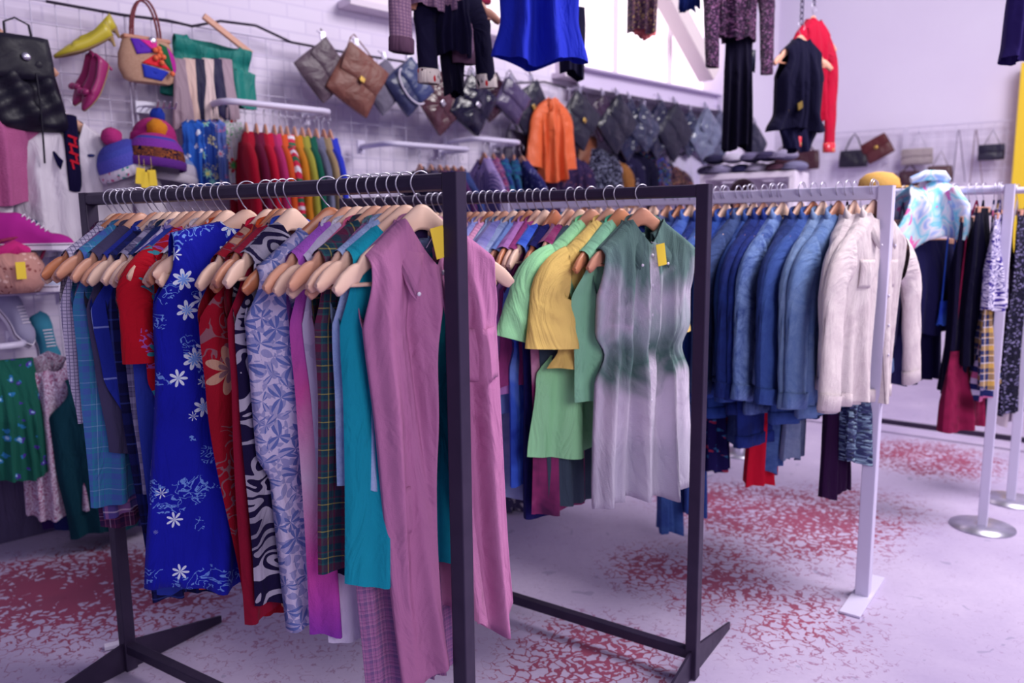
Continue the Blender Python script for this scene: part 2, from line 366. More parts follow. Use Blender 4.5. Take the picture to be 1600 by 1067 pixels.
# high windows and steel beams on the left wall
def em(name, c, s):
    n = N(name); n.b.inputs['Emission Color'].default_value = lin(c); n.b.inputs['Emission Strength'].default_value = s; n.b.inputs['Base Color'].default_value = lin('e8e0e8'); return n.m
def wallquad(pts, name, m, off0, off1, P=LW):
    mb = MB(); a = [P(x, y, off0) for x, y in pts]; b = [P(x, y, off1) for x, y in pts]
    mb.face(b[::-1]); mb.face(a); mb.grid([a, b], closeu=True); return mb.build(name, m, smooth=False)
pa = LW(850, 100); pb = LW(1135, 160)
def lwp(s_, z, off=0): p = P0+dl*s_+nl*off; p.z = z; return p
def sof(px, py): q = LW(px, py); return (q-P0).dot(dl), q.z
s0, z0 = sof(880, 118); s1, z1 = sof(1112, 150); zb = sof(1000, 138)[1]
def window(name, s0, s1, z0, z1, em_m, mull):
    t = thing(name, None, None, lwp((s0+s1)/2, z0), atan2(dl.y, dl.x)); t['kind'] = 'structure'; W = s1-s0; Hh = z1-z0
    p = MB(); p.box((0, -.015, Hh/2), (W-.06, .012, Hh-.06)); p.build('window_glass', em_m, t, smooth=False)
    fr = MB(); 
    for x in (-W/2, W/2): fr.box((x, -.035, Hh/2), (.07, .07, Hh+.07))
    for z in (0, Hh): fr.box((0, -.035, z), (W, .07, .07))
    for x in mull: fr.box((x*W, -.03, Hh/2), (.035, .045, Hh))
    fr.build('window_frame', mat('flat', 'e4d9e6', rough=.5, name='white_frame_paint'), t, smooth=False, bevel=.004)
    sl = MB(); sl.box((0, -.07, -.05), (W+.16, .14, .04)); sl.build('window_sill', mat('flat', 'dccfe0', rough=.5, name='sill_paint'), t, smooth=False, bevel=.004)
    return t
EMW = em('bright_daylight_glass', 'fff0f0', 1.0)
window('window_2', s0-.05, s1-.15, zb+.02, zb+1.75, EMW, (-.18, .2))
sa, za = sof(545, 4); sb_, zb2 = sof(775, 52)
window('window_1', sa, sb_+.25, za+.02, za+1.3, em('dim_daylight_glass', 'f6eaee', .8), (0,))
BEAM = mat('flat', 'cfc3e0', rough=.5, spec=.4, name='beam_paint')
bm = MB(); a = LW(903, 122, .16); b = LW(1118, 160, .16); b.z = a.z
bm.sq(a+Vector((0, 0, .07)), b+Vector((0, 0, .07)), .14, .016); bm.sq(a-Vector((0, 0, .07)), b-Vector((0, 0, .07)), .14, .016); bm.sq(a, b, .016, .14)
tag(bm.build('trim_1', BEAM, smooth=False, bevel=.003), kind='structure')
bm = MB(); a = onp(1012, -60, P0+nl*.25, nl); b = onp(1108, 118, P0+nl*.25, nl); bm.sq(a, b, .16, .14); tag(bm.build('trim_2', mat('flat', 'e6d8dc', rough=.5, name='brace_paint'), smooth=False, bevel=.01), kind='structure')
# pillar in the corner
pc = LW(1150, 347, .12); mb = MB(); Mz = Matrix.Rotation(atan2(dl.y, dl.x), 3, 'Z'); mb.box((pc.x, pc.y, TOP/2), (1.0, .24, TOP), Mz)
tag(mb.build('trim_3', WALL, smooth=False, bevel=.01), kind='structure')
yp = BW(1603, 200, .15); mb = MB(); mb.box((yp.x, yp.y, 1.5), (.12, .12, 3.0), Matrix.Rotation(atan2(db.y, db.x), 3, 'Z'))
zt = BW(1595, 100, .15).z; mb = MB(); mb.box((yp.x, yp.y, zt/2), (.14, .14, zt), Matrix.Rotation(atan2(db.y, db.x), 3, 'Z'))
tag(mb.build('trim_4', mat('flat', 'f0cc38', rough=.5, name='yellow_paint'), smooth=False, bevel=.005), kind='structure')
# ------------------------------------------------------------ grid panels
GW = mat('flat', 'd0c8e2', rough=.4, spec=.5, name='white_wire')
def grid_panel(org, d, nrm, W, z0, z1, label, st=.1):
    t = thing('wire_grid_panel', label, 'grid panel', org, atan2(d.y, d.x), 'white wire display grids on the walls')
    mb = MB(); n = int(round(W/st))
    for i in range(n+1): mb.bar((i*W/n, 0, z0), (i*W/n, 0, z1), .0028, 5, cap=False)
    k = int(round((z1-z0)/st))
    for j in range(k+1): mb.bar((0, -.005, z0+j*(z1-z0)/k), (W, -.005, z0+j*(z1-z0)/k), .0028, 5, cap=False)
    mb.build('wire_mesh', GW, t)
    fr = MB()
    for x in (0.002, W-.002): fr.bar((x, -.002, z0), (x, -.002, z1), .006, 6)
    for z in (z0, z1): fr.bar((0, -.002, z), (W, -.002, z), .005, 6)
    fr.build('edge_frame', GW, t)
    br = MB()
    for x in (.15, W-.15):
        for z in (z0+.3, z1-.3): br.bar((x, 0, z), (x, .09, z), .006, 6)
    br.build('wall_bracket', GW, t); return t
GO = .09
x0 = -1.3
gl = ['behind the black backpack and yellow pumps', 'behind the basket bag and knitted hats', 'behind the teal top and colourful knitwear', 'behind the tan and taupe flap bags',
      'behind the glossy brown and black bags', 'behind the orange satin blouse', 'behind the row of shiny black bags', 'beside the shelf with folded caps', 'nearest the room corner']
for i, l in enumerate(gl):
    grid_panel(P0+nl*GO+dl*(x0+i*1.02), dl, nl, 1.0, .55, 2.47, 'white wire grid panel on left wall '+l)
sB = (BW(1305, 206, GO)-corner).dot(db); zB = BW(1305, 206, GO).z; zB2 = BW(1575, 190, GO).z
for i, l in enumerate(('behind the hanging black jacket', 'behind the black handbag and brown clutch', 'behind the cream chain bag', 'behind the small grey bag on right')):
    grid_panel(g0+nb*GO+db*(.15+i*1.22), db, nb, 1.2, .4, (zB+zB2)/2, 'white wire grid panel on back wall '+l)
# dark cable slung along the top of the grid
cb = MB(); pts = []
for px, py in ((72, 2), (188, 23), (262, 32), (300, 41), (345, 33), (400, 40), (455, 66), (540, 82), (640, 98), (745, 122), (800, 130), (850, 128), (885, 137)):
    pts.append(LW(px, py, GO+.012))
cb.tube(pts, .007, 6); tag(cb.build('electric_cable', mat('flat', '2c2238', rough=.6, name='black_rubber')), 'thin black cable slung along top of the left wall grid', 'cable')
#@@PART2
# ------------------------------------------------------------ hangers
def hz(x):
    a = min(1.0, abs(x)/.222)
    return -.044-.012*(a/.11)**2 if a < .11 else -.056-.146*((a-.11)/.89)**.96
def hy(x): return -.03*min(1.0, abs(x)/.222)**2
def hanger_mesh(style=0):
    body = MB(); rows = []; n = 44; hw = .222
    for i in range(n+1):
        u = -1+2*i/n; a = abs(u); x = u*hw
        zt = hz(x)
        h = .056 - .014*min(1, a/.5)
        if a > .9: k = (a-.9)/.1; h *= sqrt(max(.04, 1-k*k)); zt -= .012*k*k
        if style == 0 and .70 < a < .78: zt -= .009*sin((a-.70)/.08*pi)
        th = .007+.002*a; yc = -.03*a*a
        ring = []
        for k in range(10):
            an = 2*pi*k/10; cy = cos(an); cz = sin(an)
            ring.append((x, yc+th*abs(cy)**.6*(1 if cy > 0 else -1), zt-h/2+h/2*abs(cz)**.6*(1 if cz > 0 else -1)))
        rows.append(ring)
    body.grid(rows, closeu=True); body.face(rows[0][::-1]); body.face(rows[-1])
    hk = MB(); pts = []
    for k in range(17):
        a = R(-35+ k*(250/16)); pts.append((.0255*cos(a), 0, .0255*sin(a)))
    pts += [(-.008, 0, -.036), (0, 0, -.044), (0, 0, -.075)]
    hk.tube(pts, .0018, 6, upv=(0, 1, 0))
    br = MB(); br.tube([(-.195, -.022, -.212), (0, -.006, -.212), (.195, -.022, -.212)], .0048, 6)
    for s in (-1, 1): br.bar((s*.193, -.022, -.217), (s*.193, -.022, -.195), .004, 6)
    return body, hk, br
_hm = {}
def hanger(label, loc, rz, wood, group=None, style=0, bar=True):
    t = thing('clothes_hanger', label, 'hanger', loc, rz, group)
    key = (wood.name, style)
    if key not in _hm:
        b, h, r = hanger_mesh(style)
        _hm[key] = (b.build('hanger_body', wood, t), h.build('hook', STEEL, t), r.build('trouser_bar', wood, t))
    else:
        for q in _hm[key][:3 if bar else 2]:
            c = q.copy(); COL.objects.link(c); c.parent = t
    return t
# ------------------------------------------------------------ garments
def interp(L, z):
    if z <= L[0][0]: return L[0][1]
    for (a, x), (b, y) in zip(L, L[1:]):
        if z <= b:
            k = (z-a)/(b-a); k = k*k*(3-2*k); return x+(y-x)*k
    return L[-1][1]
def garment(name, label, cat, loc, rz, m, L=.75, sh=.155, ch=.21, wa=None, hem=.24, waz=.42, arm=.24, T=.03, nw=.072, nd=.08, A=.012, nf=5, slv=None, collar=None,
            placket=None, buttons=0, tagc=False, m2=None, seed=None, group=None, sway=(0, 0), nu=34, nv=34, gather=0, pocket=None, hemw=.012, open_front=0, z00=-.062,
            neck=True, cuffs=None, waistband=None, res=1, slim=1, inner=None, hemtape=False, slope=.115, puff=.0, asym=0, tilt=0, opn=0, tagu=0):
    rn = random.Random(seed if seed is not None else hash(label) % 9999 if False else sum(map(ord, label)))
    wa = wa if wa is not None else ch*.96
    if collar and nw == .072: nw = .060
    t = thing(name, label, cat, loc, rz, group)
    Z0 = z00; nu = int(nu*res); nv = int(nv*res)
    W = [(0, sh), (.07, sh*.975), (.13, sh*.97), (arm, ch), (max(waz, arm+.05), wa), (L, hem)] if neck else [(0, sh), (.08, sh*1.06), (L, hem)]
    if gather: W = [(0, sh), (.07, sh*.975), (.13, sh*.97), (arm, ch), (waz-.07, ch*1.02), (waz, wa), (waz+.09, wa+(hem-wa)*.65), (L, hem)]
    ph = {s: [(rn.uniform(0, 6.3), rn.uniform(.7, 1.3), rn.uniform(-1.5, 1.5)) for _ in range(3)] for s in (1, -1)}
    ph2 = rn.uniform(0, 6.3)
    def P(s, u, v):                                    # s=-1 front, s=1 back
        x0 = u*sh; zt = 0
        if neck: zt = (hz(x0)+.006-Z0 if slope == .115 and z00 == -.062 else -slope*(abs(u)**1.05)*sh/.2)
        if neck and abs(x0) < nw:
            if slope == .115 and z00 == -.062: zt = hz(nw)+.006-Z0
            k = sqrt(max(0, 1-(x0/nw)**2)); k = 1-(abs(x0)/nw)**1.15 if collar and s < 0 else k; zt -= (nd if s < 0 else .008)*k
        zh = -L+hemw*sin(u*4+ph2)+asym*u
        zd = -(zt*(1-v)+zh*v)
        if s < 0 and neck and abs(x0) < nw and v < .25: pass
        wv = interp(W, zd); x = u*wv
        x += sway[0]*zd
        grow = min(1, max(0, zd-.03)/.22); gl = zd/L
        Tt = T*(.35+.65*grow)
        edge = (1-abs(u)**2.4)**.5 if abs(u) < 1 else 0
        te = 0
        if neck and zd < arm and zd > .0: te = .028*max(0, sin(pi*min(1, zd/arm)))**.7*slim
        y = te+(Tt-te*.6)*edge + (.012 if neck else 0)*(1-grow)
        f = 0
        for i, (p, q, r) in enumerate(ph[s]):
            f += sin(u*nf*q*(1+i*.63)*1.55+p+r*zd*2.2)/(1+i*.6)
        f = (f-.35*cos(f*2.2))*1.15
        f *= A*grow*(.5+.8*gl)*(1-abs(u)**4)
        if gather:
            g = exp(-((zd-waz)/.05)**2); f += .006*g*sin(u*34+p); y -= Tt*.45*g*edge
            if zd > waz: f += A*.6*sin(u*13+ph2)*min(1, (zd-waz)/.15)*(1-abs(u)**4)
        y = s*max(y+f*.9, .002+te*.3 if abs(u) < .98 else te)
        if neck:
            dr = v*(L+zt); kk = sqrt(max(0, min(1, dr/.018))); nb_ = max(0, min(1, (abs(x0)-nw)/.01)); y *= kk*nb_+1-nb_
        if s < 0 and open_front and neck:
            pass
        if neck: y += hy(x0)*max(0, 1-zd/.3)
        y += sway[1]*zd + .006*sin(zd*7+ph2)*grow
        return Vector((x, y, Z0-zd))
    mb = MB()
    for s, u0, u1 in (((-1, -1, 1), (1, -1, 1)) if not opn else ((-1, -1, 0), (-1, 0, 1), (1, -1, 1))):
        rows = []; uvs = []
        for i in range(nv+1):
            v = (i/nv)**1.45; row = []; uv = []
            for j in range(nu+1):
                u = u0+(u1-u0)*j/nu; u = u*(1.2-.2*abs(u)) if abs(u) < 1 else u
                if opn and s < 0:
                    g_ = opn*max(0, v-.10)**.7*(1 if u1 <= 0 else .25); u = u*(1-g_)-(g_ if u1 <= 0 else -g_)*(1)
                p = P(s, u, v)
                if opn and s < 0: p.y -= .05*max(0, v-.1)*exp(-((u+ (g_ if u1 <= 0 else -g_))/.25)**2)
                row.append(p); zd = Z0-p.z; uv.append((u*interp(W, zd)*1.04+(s+1)*.71+.5, -zd+ (0 if s < 0 else .3)))
            rows.append(row); uvs.append(uv)
        mb.grid(rows, uvs, flip=(s > 0))
    mb.build('body', m, t, solid=.0016 if hemtape else 0)
    mm2 = m2 or m
    if collar and neck:                                # fold-down collar with points
        cm = collar if not isinstance(collar, (bool, int, float)) else mm2
        mb = MB(); n = 22; r0 = []; r1 = []; r2 = []; r3 = []
        for i in range(n+1):
            k = -1+2*i/n; th = k*pi*.93                # 0 = back middle
            fr = (1-cos(th))/2
            rx = nw+.006; x = rx*sin(th)*1.0; y = .021*cos(th)-.004
            zb = Z0-(.029 if z00 == -.062 else .01)-(nd*.82)*fr**2.2-.01*abs(sin(th))
            up = .030+.004*fr; fall = .036+.075*fr**3; out = .007+.008*fr
            r0.append((x, y, zb)); r1.append((x*.97, y*.95, zb+up)); 
            r2.append((x*1.03, y*1.25+(-.003), zb+up-.004))
            px = x*(1+.35*(1-fr))+(.040*(1 if k > 0 else -1)*fr**3); r3.append((px, y*1.35-out*fr-.012*fr-.002, zb+up-fall))
        uv = [[(p[0]*1.3+p[1], -p[2]) for p in rr] for rr in (r0, r1, r2, r3)]
        mb.grid([r0, r1, r2, r3], uv); co = mb.build('collar', cm, t, solid=.0036)
        if buttons:
            for q in (r3[0], r3[-1]):
                b = MB(); b.lathe([(0, .0015), (.0045, .0015), (.0048, 0), (0, 0)], (q[0]*.9, q[1]-.004, q[2]+.014), 10, Matrix.Rotation(R(90), 3, 'X')); b.build('collar_button', PEARL, co)
    if placket and neck:
        pm = placket if not isinstance(placket, (bool, int)) else mm2
        mb = MB(); rows = []; uvs = []; N_ = 40
        for i in range(N_+1):
            v = i/N_*.995; row = []
            for u in (-.016, -.013, 0, .013, .016):
                q = P(-1, u/sh+(opn*.25*max(0, v-.10)**.7+.08 if opn else 0), v); q.y -= .0035+(.05*max(0, v-.1) if opn else 0) if abs(u) < .015 else .001; q.z += .0; q.y -= .0009*sin(i*2.3+u*90); row.append(q)
            rows.append(row); uvs.append([(p.x, p.z) for p in row])
        mb.grid(rows, uvs); mb.build('placket', pm, t)
        for i in range(buttons):
            v = .04+.9*i/max(1, buttons-1)*.75; q = P(-1, (opn*.25*max(0, v-.10)**.7+.08 if opn else 0), v); q.y -= (.05*max(0, v-.1) if opn else 0)
            b = MB(); b.lathe([(0, .002), (.005, .002), (.0055, 0), (0, 0)], (q.x, q.y-.004, q.z), 10, Matrix.Rotation(R(90), 3, 'X')); b.build('button', PEARL, t)
    if pocket:
        for (pu, pz, pw, phh) in pocket:
            mb = MB(); rows = []; uvs = []
            for i in range(9):
                row = []
                for j in range(7):
                    u = pu+(-.5+j/6)*pw; z = pz+i/8*phh; wv = interp(W, z)
                    q = P(-1, u/wv, min(1, z/L)); q.z = Z0-z; q.y -= .005+.003*sin(i/8*pi); row.append(q)
                rows.append(row); uvs.append([(p.x, p.z) for p in row])
            mb.grid(rows, uvs); po = mb.build('pocket', mm2, t, solid=.002)
    if slv:
        Ls, r1_, wide, ang = slv[:4]; el = slv[4] if len(slv) > 4 else .15
        for s in (-1, 1):
            mb = MB(); rows = []; uvs = []; n = 18; K = 18; pr = rn.uniform(0, 6)
            sx = sh*.965; zs0 = hz(sh)+.004 if slope == .115 and z00 == -.062 else Z0-slope*sh/.2
            an = ang[0 if s < 0 else 1] if isinstance(ang, (tuple, list)) else ang
            cx = s*sx; cz = zs0-.072; a0 = R(55); cy = hy(sh)*.8; accum = 0; step = Ls/K; pcx, pcz = cx, cz
            for i in range(K+1):
                k = i/K; a = a0*max(0, 1-k*3.2)+R(an)*(1-el*k)*1.0
                tiltk = min(1, k*2.5)
                rr = (.088*(1-tiltk)+r1_*tiltk)+(wide-r1_)*max(0, (k-.25)/.75)**1.3*(1 if k > .25 else 0)
                ry = .034*(1-.25*tiltk)+puff*sin(pi*k)
                # section direction: starts vertical (armhole), turns perpendicular to the arm
                da = pi/2*(1-tiltk)+0*tiltk; dirx = cos(da); dirz = sin(da)
                d = Vector((s*sin(a), 0, -cos(a))); perp = Vector((cos(a)*s, 0, sin(a)))
                sec = (Vector((0, 0, 1))*(1-tiltk)+perp*tiltk).normalized()
                ring = []
                for j in range(n):
                    th = 2*pi*j/n; wr = 1+.10*sin(k*23+pr+th*2)*min(1, k*3)+.05*sin(th*5+pr)
                    ring.append(Vector((cx, cy, cz))+sec*rr*cos(th)*(.98+.02*wr)+Vector((0, 1, 0))*ry*sin(th)*wr)
                rows.append(ring); uvs.append([(j/n*rr*5+s, -accum) for j in range(n+1)])
                cx += s*sin(a)*step; cz -= cos(a)*step; cy += (-.10*step if s < 0 else .02*step)+sway[1]*step; accum += step
            mb.grid(rows, uvs, closeu=True); so = mb.build('sleeve', m, t)
            if cuffs:
                c0 = rows[-1]; c1 = [p+(p-sum(c0, Vector())/n)*.10 for p in c0]; dn = Vector((s*sin(a), 0, -cos(a)))
                q = MB(); q.grid([[p-dn*.05+(p-sum(c0, Vector())/n)*.07 for p in c0], [p-dn*.045+(p-sum(c0, Vector())/n)*.12 for p in c0], [p+dn*.006+(p-sum(c0, Vector())/n)*.12 for p in c0], [p+dn*.008 for p in c0]],
                       [[(j*.02, kk*.03) for j in range(n+1)] for kk in range(4)], closeu=True)
                q.build('cuff', cuffs, so)
    if waistband:
        mb = MB(); rows = []; n = 30
        for zd, e in ((L-.045, .002), (L-.042, .006), (L+.002, .006), (L+.004, .0)):
            ring = []
            for s in (-1, 1):
                for j in range(n+1):
                    u = (-1+2*j/n)*(-s); q = P(s, u, min(1, zd/L)); q.z = Z0-zd; q.y += s*e; q.x *= 1+e*.6; ring.append(q)
            rows.append(ring)
        mb.grid(rows, [[(j*.012, zz*.03) for j in range(len(rows[0])+1)] for zz in range(4)], closeu=True, flip=True); mb.build('waistband', waistband, t)
    if tagc:
        q = P(-1, tagu, .0); mb = MB(); Mx = Matrix.Rotation(R(tagc if isinstance(tagc, (int, float)) and tagc is not True else -12), 3, 'Y')
        c = Vector((q.x+.012, q.y-.036, q.z-.03+(.05 if opn else 0))); mb.box(c, (.032, .0015, .066), Mx); tg = mb.build('price_tag', YEL, t, smooth=False, label='yellow price tag')
        st = MB(); st.bar(c+Vector((-.004, 0, .03)), (q.x, q.y, q.z+.008), .0008, 4); st.build('tag_loop', PEARL, tg)
    if inner:
        q = P(1, 0, 0); mb = MB(); mb.box((0, q.y-.010, q.z-.022), (.05, .002, .026)); mb.build('neck_label', inner, t, smooth=False)
    if tilt: t.rotation_euler = (0, R(tilt), rz)
    return t
# ------------------------------------------------------------ racks
def xl(dv): return Vector((dv.y, -dv.x, 0)).normalized()
def rack(near, far, zt, label, m, foot='gusset', s=.038, top='square', group=None, half=.36):
    near = Vector((near[0], near[1], 0)); far = Vector((far[0], far[1], 0)); d = (far-near).normalized(); L = (far-near).length
    t = thing('clothes_rail', label, 'clothes rack', near, atan2(d.y, d.x), group)
    e = s/2
    for x in (0, L):
        mb = MB(); mb.sq((x, 0, 0.004), (x, 0, zt+e-.0005), s, s, (1, 0, 0)); mb.build('post', m, t, smooth=False, bevel=.003)
    mb = MB()
    if top == 'round': mb.bar((e, 0, zt), (L-e, 0, zt), .016, 14)
    elif top == 'flat': mb.sq((e, 0, zt), (L-e, 0, zt), .03, .05, (0, 1, 0))
    else: mb.sq((e, 0, zt), (L-e, 0, zt), s*.98, s*.98, (0, 1, 0))
    mb.build('top_rail', m, t, smooth=(top == 'round'), bevel=.010 if top == 'square' else .004)
    if foot == 'gusset':
        mb = MB(); mb.sq((e, 0, .082), (L-e, 0, .082), s*.85, s*.85, (0, 1, 0)); mb.build('bottom_rail', m, t, smooth=False, bevel=.003)
        for x in (0, L):
            for sg in (-1, 1):
                mb = MB(); o = [(sg*e, 0.002), (sg*half, 0.002), (sg*half, .028), (sg*e, .098)]
                if sg < 0: o = o[::-1]
                mb.prism(o, x-.004, x+.004, Matrix(((0, 1, 0), (1, 0, 0), (0, 0, 1)))); mb.build('foot_plate', m, t, smooth=False)
    elif foot == 'strip':
        mb = MB()
        for x in (0, L):
            mb = MB(); mb.box((x, 0, .006), (.075, half*2, .010)); mb.build('foot_plate', m, t, smooth=False, bevel=.002)
    else:
        for x in (0, L):
            mb = MB(); mb.lathe([(0, 0), (.14, 0), (.14, .006), (.03, .014), (0, .014)], (x, 0, 0.001), 24); mb.build('base_disc', STEEL, t)
    return t, near, d, L
class Rail:
    def __init__(s, near, d, L, z, off=0): s.n = near; s.d = d; s.L = L; s.z = z; s.x = xl(d); s.base = atan2(s.x.y, s.x.x)
    def at(s, tt): p = s.n+s.d*tt; return Vector((p.x, p.y, s.z))
    def solve(s, px, lx, lz, yaw=0):       # rail position whose hanger point (lx, 0, lz) shows at px
        a = s.base-R(yaw); v = Vector((cos(a)*lx, sin(a)*lx, lz)); lo, hi = 0, s.L; f = lambda q: proj(s.at(q)+v)[0]-px; fl = f(lo)
        for _ in range(40):
            m = (lo+hi)/2
            if (f(m) > 0) == (fl > 0): lo = m
            else: hi = m
        return m
    def zpx(s, tt, py, lx=0, yaw=0):       # world height of pixel row py at that place
        a = s.base-R(yaw); p = s.at(tt)+Vector((cos(a)*lx, sin(a)*lx, 0)); lo, hi = 0, 3
        for _ in range(40):
            m = (lo+hi)/2
            if proj((p.x, p.y, m))[1] > py: lo = m
            else: hi = m
        return m
WOODS = [PALE, PALE, TAN, PALE, TAN, ORG]
def hang(rail, items, where, group_h, tipx=-.215, seed=3):
    rn = random.Random(seed); prev = None; lastt = 0; lasty = 0
    for it in items:
        it = dict(it); px = it.pop('px'); yaw = it.pop('yaw', 0); yb = it.pop('yb', None); desc = it.pop('d'); nm = it.pop('n', 'sleeveless_shirt'); ct = it.pop('c', 'shirt')
        wood = it.pop('wood', None) or WOODS[rn.randrange(len(WOODS))]; hp = it.pop('hook', None); lbl = it.pop('label', None); tt = it.pop('t', None); hk = it.pop('hk', True); tl = it.pop('tl', rn.uniform(-2.6, 2.6)); yaw += rn.uniform(-2.5, 2.5); dz = it.pop('dz', 0)
        if tt is None: tt = rail.solve(px, tipx, -.18, yaw) if hp is None else rail.solve(hp, 0, -.06, yaw)
        if prev: tt = max(tt, lastt+it.pop('gap', .027)+.09*abs(sin(R(yaw-lasty))))
        it.pop('gap', None); tt = min(tt, rail.L-.03); lastt, lasty = tt, yaw
        if yb is not None: it['L'] = max(.35, rail.z-.062-rail.zpx(tt, yb, -.1, yaw))
        loc = rail.at(tt); rz = rail.base-R(yaw); yw = rn.uniform(-2, 2)
        if lbl is None:
            for lbl in ((desc+' hanging on '+where+' behind '+prev, desc+' on '+where+' behind '+prev, desc+' behind '+prev) if prev else (desc+' on '+where+' nearest its front post',)):
                if len(lbl.split()) <= 16: break
        hanger('wooden hanger holding the '+desc+(' on '+where if len(desc.split()) < 9 else ''), loc, rz, wood, group_h).rotation_euler = (0, R(tl), rz)
        garment(nm, lbl, ct, loc, rz, **it).rotation_euler = (0, R(tl), rz)
        prev = desc.split(' with ')[0]
    return
#@@RACK1
post = lambda px, py: onz(px, py)
RK1 = rack((-.118, 1.665), (-1.287, 2.41), 1.543, 'front black steel clothes rack nearest the camera, packed with sleeveless summer clothes', DARK)
RK2 = rack((.571, 2.33), (-.66, 3.165), 1.546, 'second black steel clothes rack holding tie-dye and pastel shirts', DARK)
w1 = rack((1.365, 2.87), (-.015, 3.92), 1.555, 'white steel clothes rack full of denim jackets', WHITE, 'strip', .05, 'flat', half=.2)
r4 = rack((2.241, 3.55), (1.05, 4.45), 1.592, 'white round-rail clothes rack holding black skirts, behind denim rack', WHITE, 'disc', .04, 'round')
r5 = rack((2.60, 3.90), (1.44, 4.80), 1.598, 'white clothes rack rightmost in view with a round metal base', WHITE, 'disc', .042, 'round')
r6 = rack((3.6, 4.45), (1.95, 5.75), 1.50, 'dark low clothes rack farthest back, only its floor bar showing', DARK)
A1 = Rail(RK1[1], RK1[2], RK1[3], 1.543); A2 = Rail(RK2[1], RK2[2], RK2[3], 1.546); A3 = Rail(w1[1], w1[2], w1[3], 1.575); A4 = Rail(r4[1], r4[2], r4[3], 1.592); A5 = Rail(r5[1], r5[2], r5[3], 1.598)
def I(px, d, m, **k): return dict(px=px, d=d, m=m, **k)
pl = mat
PINK = pl('plain', 'bd7aa8', rough=.9, name='mauve_cotton')
